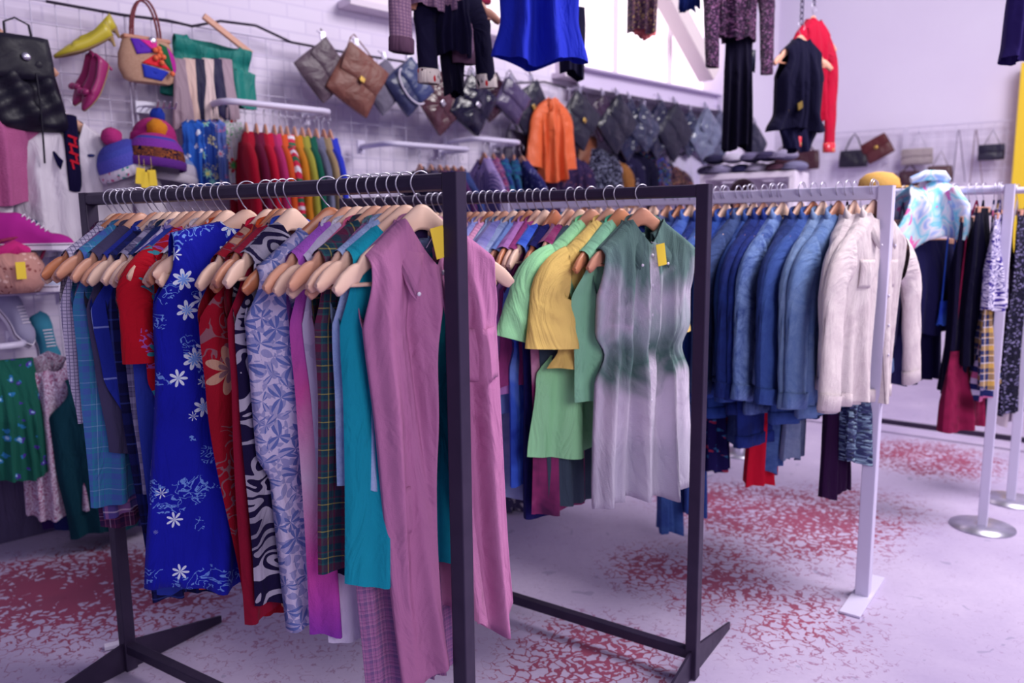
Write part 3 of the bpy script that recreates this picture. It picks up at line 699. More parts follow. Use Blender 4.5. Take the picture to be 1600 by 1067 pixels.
items1 = [
 I(560, 'mauve pink sleeveless long shirt', PINK, hook=659, yaw=20, opn=.5, tagu=-.12, L=1.0, sh=.158, ch=.170, wa=.165, hem=.165, waz=.5, sway=(.085, 0), collar=True, placket=True, buttons=6, tagc=-14, pocket=[(.10, .26, .10, .12), (-.12, .60, .10, .11)], res=1.6, inner=pl('flat', '2c1c50'), n='sleeveless_shirt', A=.02, hemtape=True, wood=PALE, hemw=.05, nd=.10, nw=.056, T=.034, asym=.05),
 I(536, 'bright teal cotton blouse', pl('plain', '1592ac'), gap=.042, sh=.15, ch=.155, yaw=20, yb=905, hem=.15, wood=PALE),
 I(524, 'pale blue chambray top', pl('denim', '9cb0dc', '7c94cc', 'c4d0f0'), hem=.15, sh=.15, ch=.155, yaw=20, yb=760, collar=True),
 I(508, 'purple and grey plaid long skirt dress', pl('plaid', 'a26a9c', '7a5c8e', 'c08ab0', '3c3462', sc=.32), sh=.15, ch=.155, yaw=20, yb=1085, hem=.15, collar=pl('plaid', '6c5a8c', '4a8a8c', 'b04a7c', '3a3a70', sc=.6), m2=None, wood=TAN),
 I(497, 'dark green tartan sleeveless shirt', pl('plaid', '1d3a4c', '5a2140', '27555a', 'b0a050', sc=.7), hem=.15, sh=.15, ch=.155, yaw=20, yb=880, collar=True, wood=TAN),
 I(487, 'coral pink cotton vest', pl('plain', 'ee6e9c'), hem=.15, sh=.15, ch=.155, yaw=20, yb=760, collar=True),
 I(474, 'white blouse with black brushed flowers', pl('floral', 'c8bedc', '201840', 'b8b0d0', sc=1.6), sh=.15, ch=.155, yaw=20, yb=995, hem=.15, collar=pl('plain', 'e0dcf0')),
 I(446, 'pink and violet ombre towelling dress', pl('ombre', '9a5cc8', 'b050b4', 'd65aa6', 'dcb8d8', 'd850a8', '8a38a8', sc=1.0), sh=.15, ch=.155, yaw=20, yb=988, hem=.15, collar=pl('plain', 'd8d0ea'), nd=.06),
 I(398, 'white dress with slate blue leaf print', pl('leaves', 'ccc2e2', '6472b4', sc=.9), hook=514, yaw=28, yb=965, sh=.19, ch=.22, wa=.2, hem=.2, waz=.62, gather=1, res=1.4, nd=.05, T=.045, A=.018, wood=ORG, n='summer_dress', c='dress', hemtape=True),
 I(372, 'black dress with white shell swirls', gap=.08, m=pl('leaf', '1a1238', '1a1238', 'd0c8e0', sc=2.2), ch=.175, yaw=2, yb=935, sh=.158, hem=.15, collar=pl('floral', '2a48b8', 'c04a6a', 'd8d8ec', sc=.5), n='summer_dress', c='dress'),
 I(340, 'dark red crepe dress', pl('plain', '8a1432'), ch=.175, yaw=2, yb=950, sh=.158, hem=.15, n='summer_dress', c='dress'),
 I(328, 'orange print summer dress', pl('floral', 'e0582c', 'f0d0c8', 'c83c2c'), hem=.15, ch=.175, yaw=0, yb=700, sh=.158, collar=True, n='summer_dress', c='dress'),
 I(302, 'scarlet dress with tan hibiscus flowers', pl('hibiscus', 'a8142e', 'b8907c', '80606c', sc=1.3), yaw=8, yb=965, sh=.158, ch=.21, hem=.15, collar=pl('plain', 'e01c48'), res=1.2, n='summer_dress', c='dress'),
 I(252, 'royal blue shift dress with white hawaiian flowers', pl('hibiscus', '1d22b8', 'dde6fa', '7aa4ee', sc=.55), yaw=26, tl=5, yb=905, sh=.185, ch=.215, hem=.225, nd=.03, nw=.065, res=1.4, T=.04, A=.013, n='shift_dress', c='dress', wood=PALE, slope=.06, hemtape=True),
 I(244, 'orange blouse with white frangipani', gap=.05, m=pl('floral', 'd85426', 'eed8dc', 'f0a080', sc=1.2), ch=.175, yaw=2, yb=905, sh=.158, hem=.15, collar=True),
 I(232, 'pale blue washed cotton dress', pl('leaf', '8aa4d8', '34427a', 'a8bce8', sc=2.4), ch=.175, yaw=4, yb=895, sh=.158, hem=.15, n='summer_dress', c='dress'),
 I(216, 'white top with orange fern print', pl('floral', 'e4d8e4', 'd8603a', 'c8a0b8'), hem=.15, ch=.175, yaw=2, yb=640, collar=True, sh=.158),
 I(200, 'red parrot print short sleeve shirt', pl('hibiscus', 'c8142c', '3a8a9c', '9a5cb8', sc=.7), hem=.15, ch=.175, yaw=6, yb=620, sh=.158, slv=(.22, .05, .055, 0), tagc=10, n='short_sleeve_shirt'),
 I(188, 'plain cobalt blue long dress', pl('plain', '2c3ca4'), yaw=10, yb=915, sh=.158, ch=.19, hem=.15, n='long_dress', c='dress', A=.02),
 I(176, 'white and lilac striped blouse', pl('stripe', 'd8cce8', '8c7cc0', sc=1.2), hem=.15, ch=.175, yaw=2, yb=640, sh=.158, collar=True),
 I(160, 'navy and turquoise print dress', pl('floral', '1e2c68', '2a94a8', '3a4a9c', sc=.6), hem=.15, ch=.175, yaw=3, yb=700, sh=.158, collar=pl('floral', '1a2a50', '34b0c0', '243a70', sc=.5), n='summer_dress', c='dress'),
 I(150, 'grey ombre checked shirt', pl('plaid', '6a6488', 'a8a0c0', '3c3660', '24204c', sc=.7), hem=.15, ch=.175, yaw=3, yb=760, sh=.158, collar=True),
 I(140, 'dark navy tartan dress', pl('plaid', '171844', '1c2468', '0f1034', '3c4c9c', sc=1.3), ch=.175, yaw=10, yb=940, sh=.158, hem=.15, n='long_dress', c='dress'),
 I(122, 'cobalt blue shirt with fine white checks', pl('windowpane', '2a38a4', '8c9ce0', '1e2c94', sc=1.3, w=.035), yaw=10, yb=655, sh=.158, ch=.2, hem=.15, collar=True, res=1.1),
 I(105, 'charcoal cotton top', pl('plain', '4a4468'), hem=.15, ch=.175, yaw=3, yb=700, collar=True, sh=.158),
 I(90, 'teal and blue checked shirt', pl('plaid', '3c7cac', '4a68b4', '2c8ca4', '8cb0d8', sc=.7), hem=.15, ch=.175, yaw=8, yb=780, collar=True, sh=.158),
 I(80, 'pink teal and navy plaid long shirt', pl('plaid', '5a4c94', 'a86a9c', '2a3a74', 'e0d0e8', sc=1.3), ch=.175, yaw=10, yb=800, hem=.15, sh=.158, tagc=False),
 I(68, 'white finely checked sleeveless blouse', pl('windowpane', 'd0c6e0', '5c5484', sc=.09, w=.2), ch=.175, yaw=12, yb=660, hem=.15, sh=.158, collar=True, res=1.1),
 I(58, 'dark maroon checked shirt', pl('plaid', '54284e', '33204a', '8a4c70', 'c0a0c0', sc=.6), hem=.15, ch=.175, yaw=10, yb=820, collar=True, sh=.158),
]
hang(A1, items1, 'front black rack', 'wooden hangers on the front black rack', seed=5)
#@@RACK2
GRN = pl('ombre', '56706e', '5c7874', '6c8886', 'c0b8cc', '9ca8b0', '5c7876', 'cfc4d8', 'd6ccdf', 'c4bed0', sc=.76, w=.26)
items2 = [
 I(905, 'green and white tie-dye sleeveless playsuit', GRN, hook=1003, yaw=27, yb=782, sh=.175, ch=.178, wa=.15, hem=.20, waz=.43, gather=1, collar=True, placket=True, buttons=7, tagc=-8, inner=pl('flat', '1c2c74'), res=1.5, n='playsuit', c='playsuit', A=.018, T=.045, nf=7, hemtape=True, wood=TAN),
 I(912, 'mint green sleeveless blouse', pl('plain', '8cc8a4'), gap=.062, yaw=22, yb=625, sh=.18, collar=pl('plain', '5cc49c'), hem=.21, A=.018),
 I(905, 'butter yellow cropped shirt', pl('plain', 'eac874'), yaw=26, yb=575, sh=.19, ch=.2, collar=True, slv=(.24, .085, .10, 6), n='short_sleeve_shirt', wood=TAN),
 I(890, 'pale mint puff sleeve dress', gap=.062, m=pl('plain', '9ee0a8'), yaw=24, yb=705, sh=.18, ch=.19, wa=.15, waz=.42, gather=1, hem=.26, slv=(.25, .085, .115, 20), puff=.02, collar=pl('plain', '7cdc9c'), n='short_sleeve_dress', c='dress', A=.022, res=1.2, wood=TAN),
 I(900, 'charcoal green long skirt dress', pl('plain', '3e4c5c'), yaw=14, yb=788, sh=.15, hem=.19, n='long_dress', c='dress'),
 I(876, 'wine red tie-dye dress', pl('dye', '4a2046', '8c3468', 'c088a8'), yaw=8, yb=795, sh=.15, hem=.2, n='long_dress', c='dress'),
 I(826, 'navy cotton long dress', gap=.055, m=pl('plain', '1c1c5c'), yaw=4, yb=800, sh=.16, hem=.2, n='long_dress', c='dress'),
 I(816, 'bright blue tie-dye dress', pl('dye', '2438a8', '3c60d0', '6c8ce0'), yaw=6, yb=755, sh=.16, hem=.2, gather=1, waz=.42, wa=.16, n='summer_dress', c='dress'),
 I(806, 'plum cotton shirt', pl('plain', '9c4080'), yaw=4, yb=600, sh=.175, collar=True),
 I(798, 'orchid pink shirt', pl('plain', 'b87cc4'), yaw=4, yb=610, sh=.175, collar=True),
 I(790, 'sky blue chambray shirt', pl('plain', '7c98dc'), yaw=4, yb=640, sh=.175, collar=True),
 I(783, 'pale blue washed playsuit', pl('dye', '5c6ca4', '94a4d0', 'b8bce0'), yaw=8, yb=775, sh=.18, ch=.19, wa=.15, gather=1, waz=.45, hem=.2, collar=True, n='playsuit', c='playsuit', A=.02),
 I(772, 'violet grey tie-dye dress', pl('dye', '4c4890', '7a78b8', 'a8a0d0'), yaw=6, yb=770, sh=.18, wa=.16, gather=1, waz=.45, hem=.2, collar=pl('dye', '5c6c98', '788cb0'), n='summer_dress', c='dress'),
 I(758, 'faded denim blue shirt', pl('denim', '8094c0', 'a8b8e0', 'c4d0f0'), yaw=6, yb=700, sh=.18, collar=True),
 I(747, 'soft pink striped shirt', pl('stripe', 'd890bc', 'e8a8cc', sc=.35), yaw=4, yb=620, sh=.19, slv=(.24, .075, .085, 8), collar=True, n='short_sleeve_shirt'),
 I(738, 'lavender blue blouse', pl('plain', '98a0e4'), yaw=4, yb=640, sh=.18, collar=True),
 I(730, 'peach pink checked shirt', pl('plaid', 'd898b4', 'e8b4c0', 'c07c9c', sc=.5), yaw=4, yb=640, sh=.18, collar=True),
 I(720, 'green and pink tartan shirt', pl('plaid', 'b8b0d0', '4a8a80', 'c46c90', '3c4470', sc=.6), yaw=4, yb=700, sh=.18, collar=True),
 I(708, 'lilac white blouse', pl('plain', 'd8c4ec'), yaw=4, yb=720, sh=.18, collar=True),
 I(696, 'purple paisley shirt', pl('floral', '6c4c98', 'a07cc0', '4c3478', sc=.5), yaw=4, yb=740, sh=.18, collar=True),
 I(680, 'blue denim sleeveless shirt', pl('denim', '3c4c8c', '5c70ac', '8ca0d0'), yaw=4, yb=760, sh=.17, collar=True),
 I(660, 'grey striped cotton shirt', pl('stripe', 'a8a0c0', '6c6490', sc=.8), yaw=4, yb=740, sh=.17, collar=True),
 I(640, 'dusty rose blouse', pl('plain', 'b88cb0'), yaw=4, yb=740, sh=.17, collar=True),
 I(615, 'indigo print blouse', pl('floral', '3c3880', '8c90cc', '2c2c68', sc=.5), yaw=4, yb=740, sh=.17),
 I(590, 'teal checked shirt', pl('plaid', '2c6c84', '48909c', '204c6c', sc=.6), yaw=4, yb=740, sh=.17),
 I(565, 'white cotton blouse', pl('plain', 'd4cce8'), yaw=4, yb=740, sh=.17),
 I(545, 'dark blue cotton shirt', pl('plain', '2c306c'), yaw=4, yb=740, sh=.17),
 I(525, 'black and white spotted shirt', pl('floral', '201c40', 'c8c0dc', '201c40', sc=.3), yaw=4, yb=740, sh=.17),
]
hang(A2, items2, 'second black rack', 'wooden hangers on the second black rack', seed=8)
#@@RACK3
def D(a, b, c='7088c0'):
    dk = lambda h: tuple(int(h[i:i+2], 16)/255*q for i, q in ((0, .80), (2, .82), (4, .84)))
    return pl('denim', dk(a), dk(b), dk(c))
dn = [('cream denim jacket with pearl studs', pl('denim', 'cfbec4', 'ddd0d2', 'e8dee2'), 1300, 628, 24), ('stone beige denim jacket', pl('denim', 'c2b2ba', 'd0c4c8', 'dcd2d6'), 1282, 605, 12), ('light stonewashed denim jacket', D('6484c4', '88a4d8', 'a4bce8'), 1262, 645, 14),
      ('pale bleached blue denim jacket', D('6c88bc', '94acd8', 'b0c4e8'), 1243, 610, 12), ('mid blue denim jacket with studded hem', D('3450a4', '4464b4'), 1225, 655, 14), ('dark rinse denim jacket', D('20306c', '30448c', '40589c'), 1210, 600, 8),
      ('acid wash blue denim jacket', D('2c489c', '8ca8e4', 'a0b8e8'), 1180, 640, 12), ('deep indigo denim jacket', D('1c2a74', '2c409c', '3c50a0'), 1166, 690, 8), ('navy denim jacket with brass buttons', D('1a2468', '243888', '344898'), 1152, 640, 8),
      ('blue denim jacket with faded seams', D('2c4498', '4060b4', '6080c0'), 1138, 620, 8), ('slate blue denim jacket', D('344478', '485c94', '6074a8'), 1124, 600, 8), ('bright blue denim jacket', D('2848a8', '3c60c0', '5c80cc'), 1110, 645, 8),
      ('cobalt denim jacket with wide collar', D('2440a0', '3458b4', '4c70c4'), 1090, 600, 8), ('washed blue denim shirt jacket', D('3454a8', '5878c4', '7c98d4'), 1074, 640, 8), ('inky denim jacket', D('1c2c78', '2c4090', '3c54a0'), 1058, 600, 6),
      ('faded royal denim jacket', D('3450b0', '4c6cc0', '6c8cd0'), 1040, 600, 6), ('dusky denim jacket', D('2c3c80', '3c5090', '54689c'), 1020, 600, 6)]
items3 = []
for i, (d, m, px, yb, yw) in enumerate(dn):
    cr = i < 2
    items3.append(I(px, d, m, yaw=yw, yb=yb, sh=.205, ch=.225, wa=.22, hem=.21, T=.04, A=.009, slv=(.56, .062, .058, (9, 14)), cuffs=m, collar=True, waistband=m, placket=True, buttons=5, n='denim_jacket', c='jacket',
                    pocket=[(-.10, .20, .10, .10), (.10, .20, .10, .10)], nd=.07, nw=.08, slim=.6, res=.9, hk=1))
    if i == 0: items3[-1].update(hook=1366, yaw=12, res=1.2, opn=.3)
    if i == 1: items3[-1].update(hook=1335, yaw=5)
extra3 = ['ash grey denim jacket', 'violet blue denim jacket', 'patched denim jacket', 'black denim jacket', 'rust corduroy jacket', 'smoky denim shirt', 'pale denim shirt', 'teal denim jacket']
ec = [('6c6890', '8480a4'), ('4c4ca4', '6868bc'), ('34488c', '8098c8'), ('1c1838', '2c2848'), ('8c5050', 'a06860'), ('50547c', '686c94'), ('9cacd8', 'b4c0e4'), ('2c6080', '44789c')]
for i, (e, c_) in enumerate(zip(extra3, ec)):
    items3.append(I(1000-i*22, e, D(*c_), yaw=5, L=.62, sh=.2, ch=.21, T=.035, slv=(.54, .06, .055, (9, 14)), collar=True, n='denim_jacket', c='jacket', slim=.6, res=.6))
hang(A3, items3, 'white rack', 'wooden hangers on the white denim rack', tipx=-.20, seed=11)
# long things hanging low on the denim rack
def low(rail, px, yt, yb, name, label, cat, m, sh, hem, T=.03, lx=0, A=.015, fr=True, **k):
    tt = rail.solve(px, lx, -.6); zt = rail.zpx(tt, yt); zb = rail.zpx(tt, yb); p = rail.at(tt)+rail.x*lx; p.z = rail.z
    g = garment(name, label, cat, p, rail.base-R(k.pop('yaw', 10)), m, L=zt-zb, sh=sh, hem=hem, T=T, A=A, neck=False, z00=zt-rail.z, **k)
    st = MB(); 
    for s in (-1, 1): st.tube([(0, 0, -.05), (s*sh*.5, 0, -.16), (s*sh*.8, 0, zt-rail.z-.01)], .004, 6)
    st.build('hanging_loop', m, g); hk = MB(); hk.tube([(.03*cos(R(a)), 0, .03*sin(R(a))) for a in range(-30, 211, 20)]+[(0, 0, -.04), (0, 0, -.06)], .0018, 6)
    hk.build('hook', STEEL, g)
    if zt > rail.z-.35:
        cp = MB(); cp.box((0, 0, zt-rail.z-.008), (sh*1.9, .018, .028)); cp.build('wooden_clamp', TAN, g, smooth=False, bevel=.004); return g
low(A3, 1198, 540, 752, 'long_skirt', 'scarlet red long skirt hanging below the denim jackets', 'skirt', pl('plain', 'cc1434'), .07, .11)
low(A3, 1312, 520, 768, 'flared_trousers', 'very dark brown flared trousers under the cream denim jackets', 'trousers', pl('plain', '2c1038'), .04, .10, A=.01)
low(A3, 1350, 540, 716, 'sequin_blouse', 'teal and silver sequin top below the cream denim jacket', 'top', pl('sequin', '3c4474', 'a8c8dc', '2c3458', '7c94b4', rough=.4), .08, .09)
low(A3, 1398, 530, 640, 'grey_lace_blouse', 'grey crochet lace top beneath the cream jacket edge', 'top', pl('floral', '9088a8', '504870', 'b0a8c4', sc=.3), .10, .13)
low(A3, 1210, 560, 735, 'denim_trousers', 'blue denim trousers hanging low among the denim jackets', 'trousers', D('3450a0', '6484c8', '84a0dc'), .06, .075)
low(A3, 1243, 560, 715, 'denim_trousers', 'pale striped denim trousers just above the red skirt', 'trousers', D('8090c0', 'a0acd4', 'c0c8e4'), .05, .055)
low(A3, 1125, 560, 732, 'printed_dress', 'dark floral print dress hanging behind the black front post', 'dress', pl('floral', '221c58', '3c7cb0', 'b03858', sc=.4), .05, .06)
low(A3, 1165, 560, 690, 'denim_trousers', 'dark denim trousers with torn hems under jackets', 'trousers', D('2c3c7c', '4c64a4'), .06, .07)
low(A3, 1052, 500, 828, 'denim_trousers', 'mid blue jeans leg below the tie-dye playsuit', 'trousers', D('3c58b0', '5478c8', '6c8cd4'), .06, .065)
low(A3, 1090, 500, 800, 'denim_trousers', 'cobalt blue jeans leg crossed by second rack post', 'trousers', D('3050b0', '4468c4'), .055, .06)
low(A3, 815, 600, 812, 'printed_dress', 'dark speckled lace dress low behind the tie-dye dresses', 'dress', pl('floral', '3c3458', 'b0a4b8', '241c40', sc=.25), .12, .13)
#@@RACK4
BK = pl('plain', '110c2c'); BK2 = pl('plain', '1c1844')
low(A4, 1425, 375, 595, 'feathered_skirt', 'black skirt with feathery hem under the pastel sweatshirt', 'skirt', BK2, .16, .19, yaw=38, nf=9)
low(A4, 1452, 375, 520, 'long_skirt', 'charcoal black pleated skirt left of the longer black dresses', 'skirt', pl('plain', '1e1c4a'), .15, .16, yaw=30)
low(A4, 1500, 340, 610, 'long_skirt', 'black velvet skirt hanging beside the pastel sweatshirt', 'skirt', BK, .09, .12, yaw=10)
low(A4, 1522, 325, 570, 'black_dress', 'plain black crepe dress hanging next to patterned knits', 'dress', pl('plain', '0d0a26'), .09, .11, yaw=10)
low(A4, 1512, 545, 665, 'long_dress', 'dark red long dress nearly reaching the floor', 'dress', pl('dye', '6c0c34', '8c1c48', '540828'), .13, .16, T=.05, yaw=20)
low(A4, 1548, 335, 480, 'patterned_cardigan', 'white and purple zigzag knitted cardigan near white post', 'cardigan', pl('leaf', 'dcd4ec', '4c3c94', '3c2c84', sc=.8), .08, .10, yaw=5)
low(A4, 1545, 440, 600, 'patterned_sweater', 'navy sweater with ochre and white checks beside white post', 'sweater', pl('plaid', '28305c', 'c09850', 'd8d0e4', '3c3c74', sc=.9), .09, .11, yaw=5)
low(A4, 1538, 505, 620, 'patterned_sweater', 'navy white and pink fair isle knit sleeve', 'sweater', pl('band', '242c64', 'd8d0e8', 'd06c9c', '242c64', 'c8c0e0', sc=1.1), .07, .06, yaw=-5)
low(A4, 1440, 470, 500, 'patchwork_pouch', 'small multicoloured floral patchwork pouch on black skirt', 'pouch', pl('floral', '3c8098', 'c0784c', '702c58', sc=.5), .045, .05, yaw=30)
low(A4, 1478, 470, 505, 'satin_pouch', 'small bright blue satin pouch on black skirts', 'pouch', pl('dye', '2440c8', '4c7ce8'), .045, .05, yaw=30)
for i, (px, d, c_) in enumerate(((1380, 'plum knit top', '4c2c5c'), (1400, 'grey marl top', '5c587c'), (1335, 'ivory lace top', 'd4cce0'), (1290, 'olive satin top', '4c4c5c'), (1240, 'wine satin top', '5c2048'))):
    low(A4, px, 345, 560, 'hanging_blouse', d+' on white round rail behind denim rack', 'top', pl('plain', c_), .1, .13)
low(A5, 1590, 330, 640, 'black_dress', 'black beaded dress rightmost on the white racks', 'dress', pl('sequin', '0f0c28', '0f0c28', '0f0c28', '0f0c28', '0f0c28', '1c1840', '8880b0'), .12, .15, yaw=10)
low(A5, 1575, 420, 660, 'cream_cardigan', 'cream top sliver behind the black beaded dress', 'top', pl('plain', 'c8b8c4'), .08, .08, yaw=10)
low(A5, 1560, 330, 655, 'black_dress', 'long black jersey dress between two white posts', 'dress', BK, .12, .12, yaw=10)
# hangers of rack four
for px in (1455, 1468, 1488, 1500, 1512, 1524, 1536, 1546): pass
# pastel sweatshirt folded over the rail
tt = A4.solve(1450, 0, 0); p = A4.at(tt); 
PD = N('pastel_tie_dye'); uvp = PD.uv(); c1 = PD.ramp(PD.noise(uvp, 9, 2, .8), [(.36, lin('9cb8f0')), (.44, lin('ece8f4')), (.52, lin('7cd4ec')), (.62, lin('d8f0f4')), (.72, lin('f0b0d8'))])
c2 = PD.mix(PD.math('GREATER_THAN', PD.noise(uvp, 7, 2, 1), .62), c1, lin('f070b8')); PD.l(c2, PD.b.inputs['Base Color']); PD.b.inputs['Roughness'].default_value = .6
t = thing('folded_sweatshirt', 'white pastel tie-dye sweatshirt draped over the white round rail', 'sweatshirt', (p.x, p.y, p.z), A4.base-R(48))
mb = MB(); rows = []; uvs = []
for i in range(41):
    k = i/40; row = []; uv = []
    for j in range(33):
        u = -1+2*j/32; a = k*2-1          # -1 front hem, 0 top, 1 back hem
        wv = .085+.10*abs(a)**.8; wv *= 1+(.25*abs(a) if u < 0 else 0)
        Lf = .27 if a < 0 else .22; z = .032+.02*sin(u*3)-Lf*abs(a)**1.1-(.02*sin(u*5+a*2)+.05*max(0, -u-.2))*abs(a)
        y = (.045+.05*sin(min(1, abs(a)*2)*pi/2)+.012*sin(u*8+a*5))*(1 if a > 0 else -1)*min(1, abs(a)*5)
        row.append((u*wv-(.03 if u < 0 else 0)*abs(a), y, z)); uv.append((u*.25, k*.6))
    rows.append(row); uvs.append(uv)
mb.grid(rows, uvs); mb.build('body', PD.m, t, solid=.008)
mb = MB(); mb.tube([(.05, -.09, -.0), (.085, -.125, -.08), (.10, -.13, -.17), (.09, -.13, -.23)], [.05, .06, .05, .04], 12, flat=.55); mb.build('sleeve', PD.m, t)
mb = MB(); mb.tube([(-.09, -.0, .05), (-.03, -.02, .072), (.05, -.02, .07), (.09, 0, .05)], [.02, .03, .03, .02], 10, flat=.8); mb.build('hem_roll', PD.m, t)
#@@WALL
LA = atan2(dl.y, dl.x); BA = atan2(db.y, db.x)
def wthing(name, label, cat, px, py, off, P=LW, group=None):
    a = LA if P is LW else BA
    return thing(name, label, cat, P(px, py, off), a, group)
def pxm(px, py, off=GO, P=LW):          # metres per pixel along the view at that wall point (vertical)
    p = P(px, py, off); q = Vector((p.x, p.y, p.z+.1)); return .1/(py-proj(q)[1])
RY = lambda a: Matrix.Rotation(R(a), 3, 'Y')
def pillow(mb, w, h, d, M=None, c=(0, 0, 0), n=14, taper=0, e=.5, wr=0, rn=None):
    rows = []; uvs = []; c = Vector(c); wr_ = (lambda x, z: wr*sin(x*40+z*23)+wr*.6*sin(z*61-x*31)) 
    for s in (-1, 1):
        rows = []; uvs = []
        for i in range(n+1):
            row = []; uv = []
            for j in range(n+1):
                u = -1+2*j/n; v = -1+2*i/n
                x = u*w/2*(1+taper*(-v))*(1-.04*v*v); z = v*h/2*(1-.04*u*u)
                k = ((1-abs(u)**5)*(1-abs(v)**5))**e if abs(u) < 1 and abs(v) < 1 else 0
                p = Vector((x, s*(d/2*(.25+.75*k))+wr_(x, z)*k*(1 if s < 0 else .3), z)); p.y -= d*0; row.append(c+(M @ p if M else p)); uv.append((x, z))
            rows.append(row); uvs.append(uv)
        mb.grid(rows, uvs, flip=(s > 0))
        if s < 0: f = rows
        else: b = rows
    edge = lambda r: r[0]+[q[-1] for q in r[1:]]+r[-1][::-1][1:]+[q[0] for q in r[1:-1]][::-1]
    mb.grid([edge(f), edge(b)], closeu=True, flip=True)
def clip(t, z, x=0, y=0, m=STEEL):
    mb = MB(); mb.box((x, y-.01, z+.012), (.028, .014, .04)); mb.bar((x, y, z+.02), (x, y+.05, z+.05), .003, 6); mb.bar((x, y-.018, z+.0), (x, y-.012, z+.03), .006, 6)
    return mb.build('clip', m, t, smooth=False)
def bag(label, px, py, s, c, rot=45, asp=1.0, flap=True, clasp=None, rough=.35, c2=None, trim=None, P=LW, off=.17, d=.06, strap=True, group='flap bags clipped in a row along the left wall', wr=.003, mk='leather', spec=.6):
    t = wthing('shoulder_bag', label, 'bag', px, py, off, P, group); m = mat(mk, c, rough=rough, spec=spec); m2 = mat(mk, c2 or c, rough=rough, spec=spec)
    M = RY(rot); mb = MB(); w = s; h = s*asp
    pillow(mb, w, h, d, M, taper=.06, wr=wr); mb.build('bag_body', m, t)
    if flap:
        mb = MB(); pillow(mb, w*.98, h*.55, d*.5, M, M @ Vector((0, -d*.42, h*.22)), taper=-.05, wr=wr*.6); fo = mb.build('flap', m2, t)
        if trim:
            mb = MB(); pts = [M @ Vector((w*.49*cos(R(a)), -d*.62, h*.0+.27*h*sin(R(a))*1.0-h*.0)) for a in range(180, 361, 15)]; mb.tube(pts, .006, 6); mb.build('trim_cord', mat('flat', trim), fo)
        if clasp:
            mb = MB(); mb.box(M @ Vector((0, -d*.76, -h*.01)), (.034, .012, .03), M); mb.build('clasp', GOLD if clasp == 1 else STEEL, t, smooth=False, bevel=.003)
    if strap:
        mb = MB(); a = M @ Vector((-w*.46, 0, h*.44)); b = M @ Vector((w*.46, 0, h*.44)); top = Vector((0, .01, (h+w)*.5*.72+.04)) if rot else Vector((0, .01, h*.5+.16))
        mb.tube([a, a*.5+top*.55, top, b*.5+top*.55, b], .004, 6); mb.build('strap', m, t)
    cz = (Vector((abs(w*sin(R(rot))/2)*0, 0, 0)), 0)
    z = (w*abs(sin(R(rot)))+h*abs(cos(R(rot))))/2; clip(t, z-.01, x=0)
    return t
bags = [(505, 110, .235, '6c5468', 40, 'taupe grey leather square bag, leftmost of the clipped bags', dict(clasp=None, rough=.5)),
 (557, 126, .27, '9c5c50', 38, 'brick tan leather bag with square gold clasp', dict(clasp=1, rough=.55, asp=1.05)),
 (600, 135, .21, '8c84a0', 45, 'soft grey suede pouch between tan bag and navy bag', dict(flap=False, rough=.9, strap=False)),
 (637, 136, .23, '42487c', 52, 'navy and white leather bag with curved white piping', dict(c2='3c4c8c', trim='dcd4e8', rough=.4)),
 (686, 162, .28, '6c4050', 42, 'large glossy chestnut brown leather bag', dict(rough=.22, clasp=2, wr=.006)),
 (738, 165, .25, '1f1c40', 40, 'black glossy flap bag right of the chestnut bag', dict(rough=.22, clasp=2, wr=.006)),
 (768, 152, .22, '3c1c30', 52, 'oxblood black patent bag partly behind black flap bag', dict(rough=.2, wr=.006)),
 (798, 158, .23, '5c4c7c', 35, 'muted purple leather bag before the gold-clasp black bag', dict(rough=.3)),
 (828, 168, .25, '1c1c3c', 48, 'black leather bag with gold clasp left of orange blouse', dict(clasp=1, rough=.35)),
 (904, 186, .25, '1c1c38', 40, 'black boxy flap bag with gold stud right of orange blouse', dict(clasp=1, rough=.4)),
 (940, 182, .25, '42284c', 50, 'dark plum leather bag with small gold stud', dict(clasp=1, rough=.3)),
 (962, 192, .26, '1c1c38', 46, 'black soft leather bag behind the plum bag', dict(rough=.3)),
 (981, 200, .28, '2c3054', 40, 'glossy blue black leather bag with bright highlights', dict(rough=.15, wr=.014)),
 (1004, 198, .27, '4c5070', 45, 'slate grey glossy leather bag', dict(rough=.18, wr=.014)),
 (1028, 200, .28, '2c2e50', 42, 'patent midnight bag right of the slate bag', dict(rough=.16, wr=.016)),
 (1052, 204, .28, '17153a', 48, 'matte jet black bag in the middle of shiny bags', dict(rough=.5)),
 (1076, 206, .28, '3c4468', 40, 'crumpled steel blue leather bag', dict(rough=.15, wr=.018)),
 (1101, 210, .28, '8c94b8', 46, 'silver grey shiny leather bag', dict(rough=.15, wr=.018)),
 (1122, 212, .28, '686c90', 42, 'pewter grey crumpled leather bag left of velvet trousers', dict(rough=.2, wr=.018)),
 (1177, 222, .28, '2c3050', 40, 'dark bag at the wall end behind velvet trousers', dict(rough=.3))]
for i, (px, py, s, c, rot, d, k) in enumerate(bags): bag(d, px, py+(3 if px > 900 else 0), s*((1.26, 1.12, 1.2)[i % 3] if px > 900 else 1.08), c, rot+(9, -8, 3, -4)[i % 4], off=GO+.15+.03*(i % 2), d=(.055, .08)[i % 2], **({'asp': (1, .85, 1.12)[i % 3], **k}))
# second dim row of small bags under the row
for px, py, c, d in ((835, 222, '4c2838', 'small maroon leather pouch hanging below the black bags'), (918, 235, '8c4c30', 'round tan suede pouch hanging under the plum bag'), (805, 232, '3c2c54', 'small dark purple purse above plaid shirts'), (1040, 275, '241c3c', 'dark clutch with red lining under shiny bags')):
    bag(d, px, py, .2, c, 8, asp=1.2, flap=False, off=GO+.06, d=.05, mk='leather', rough=.6, group=None)
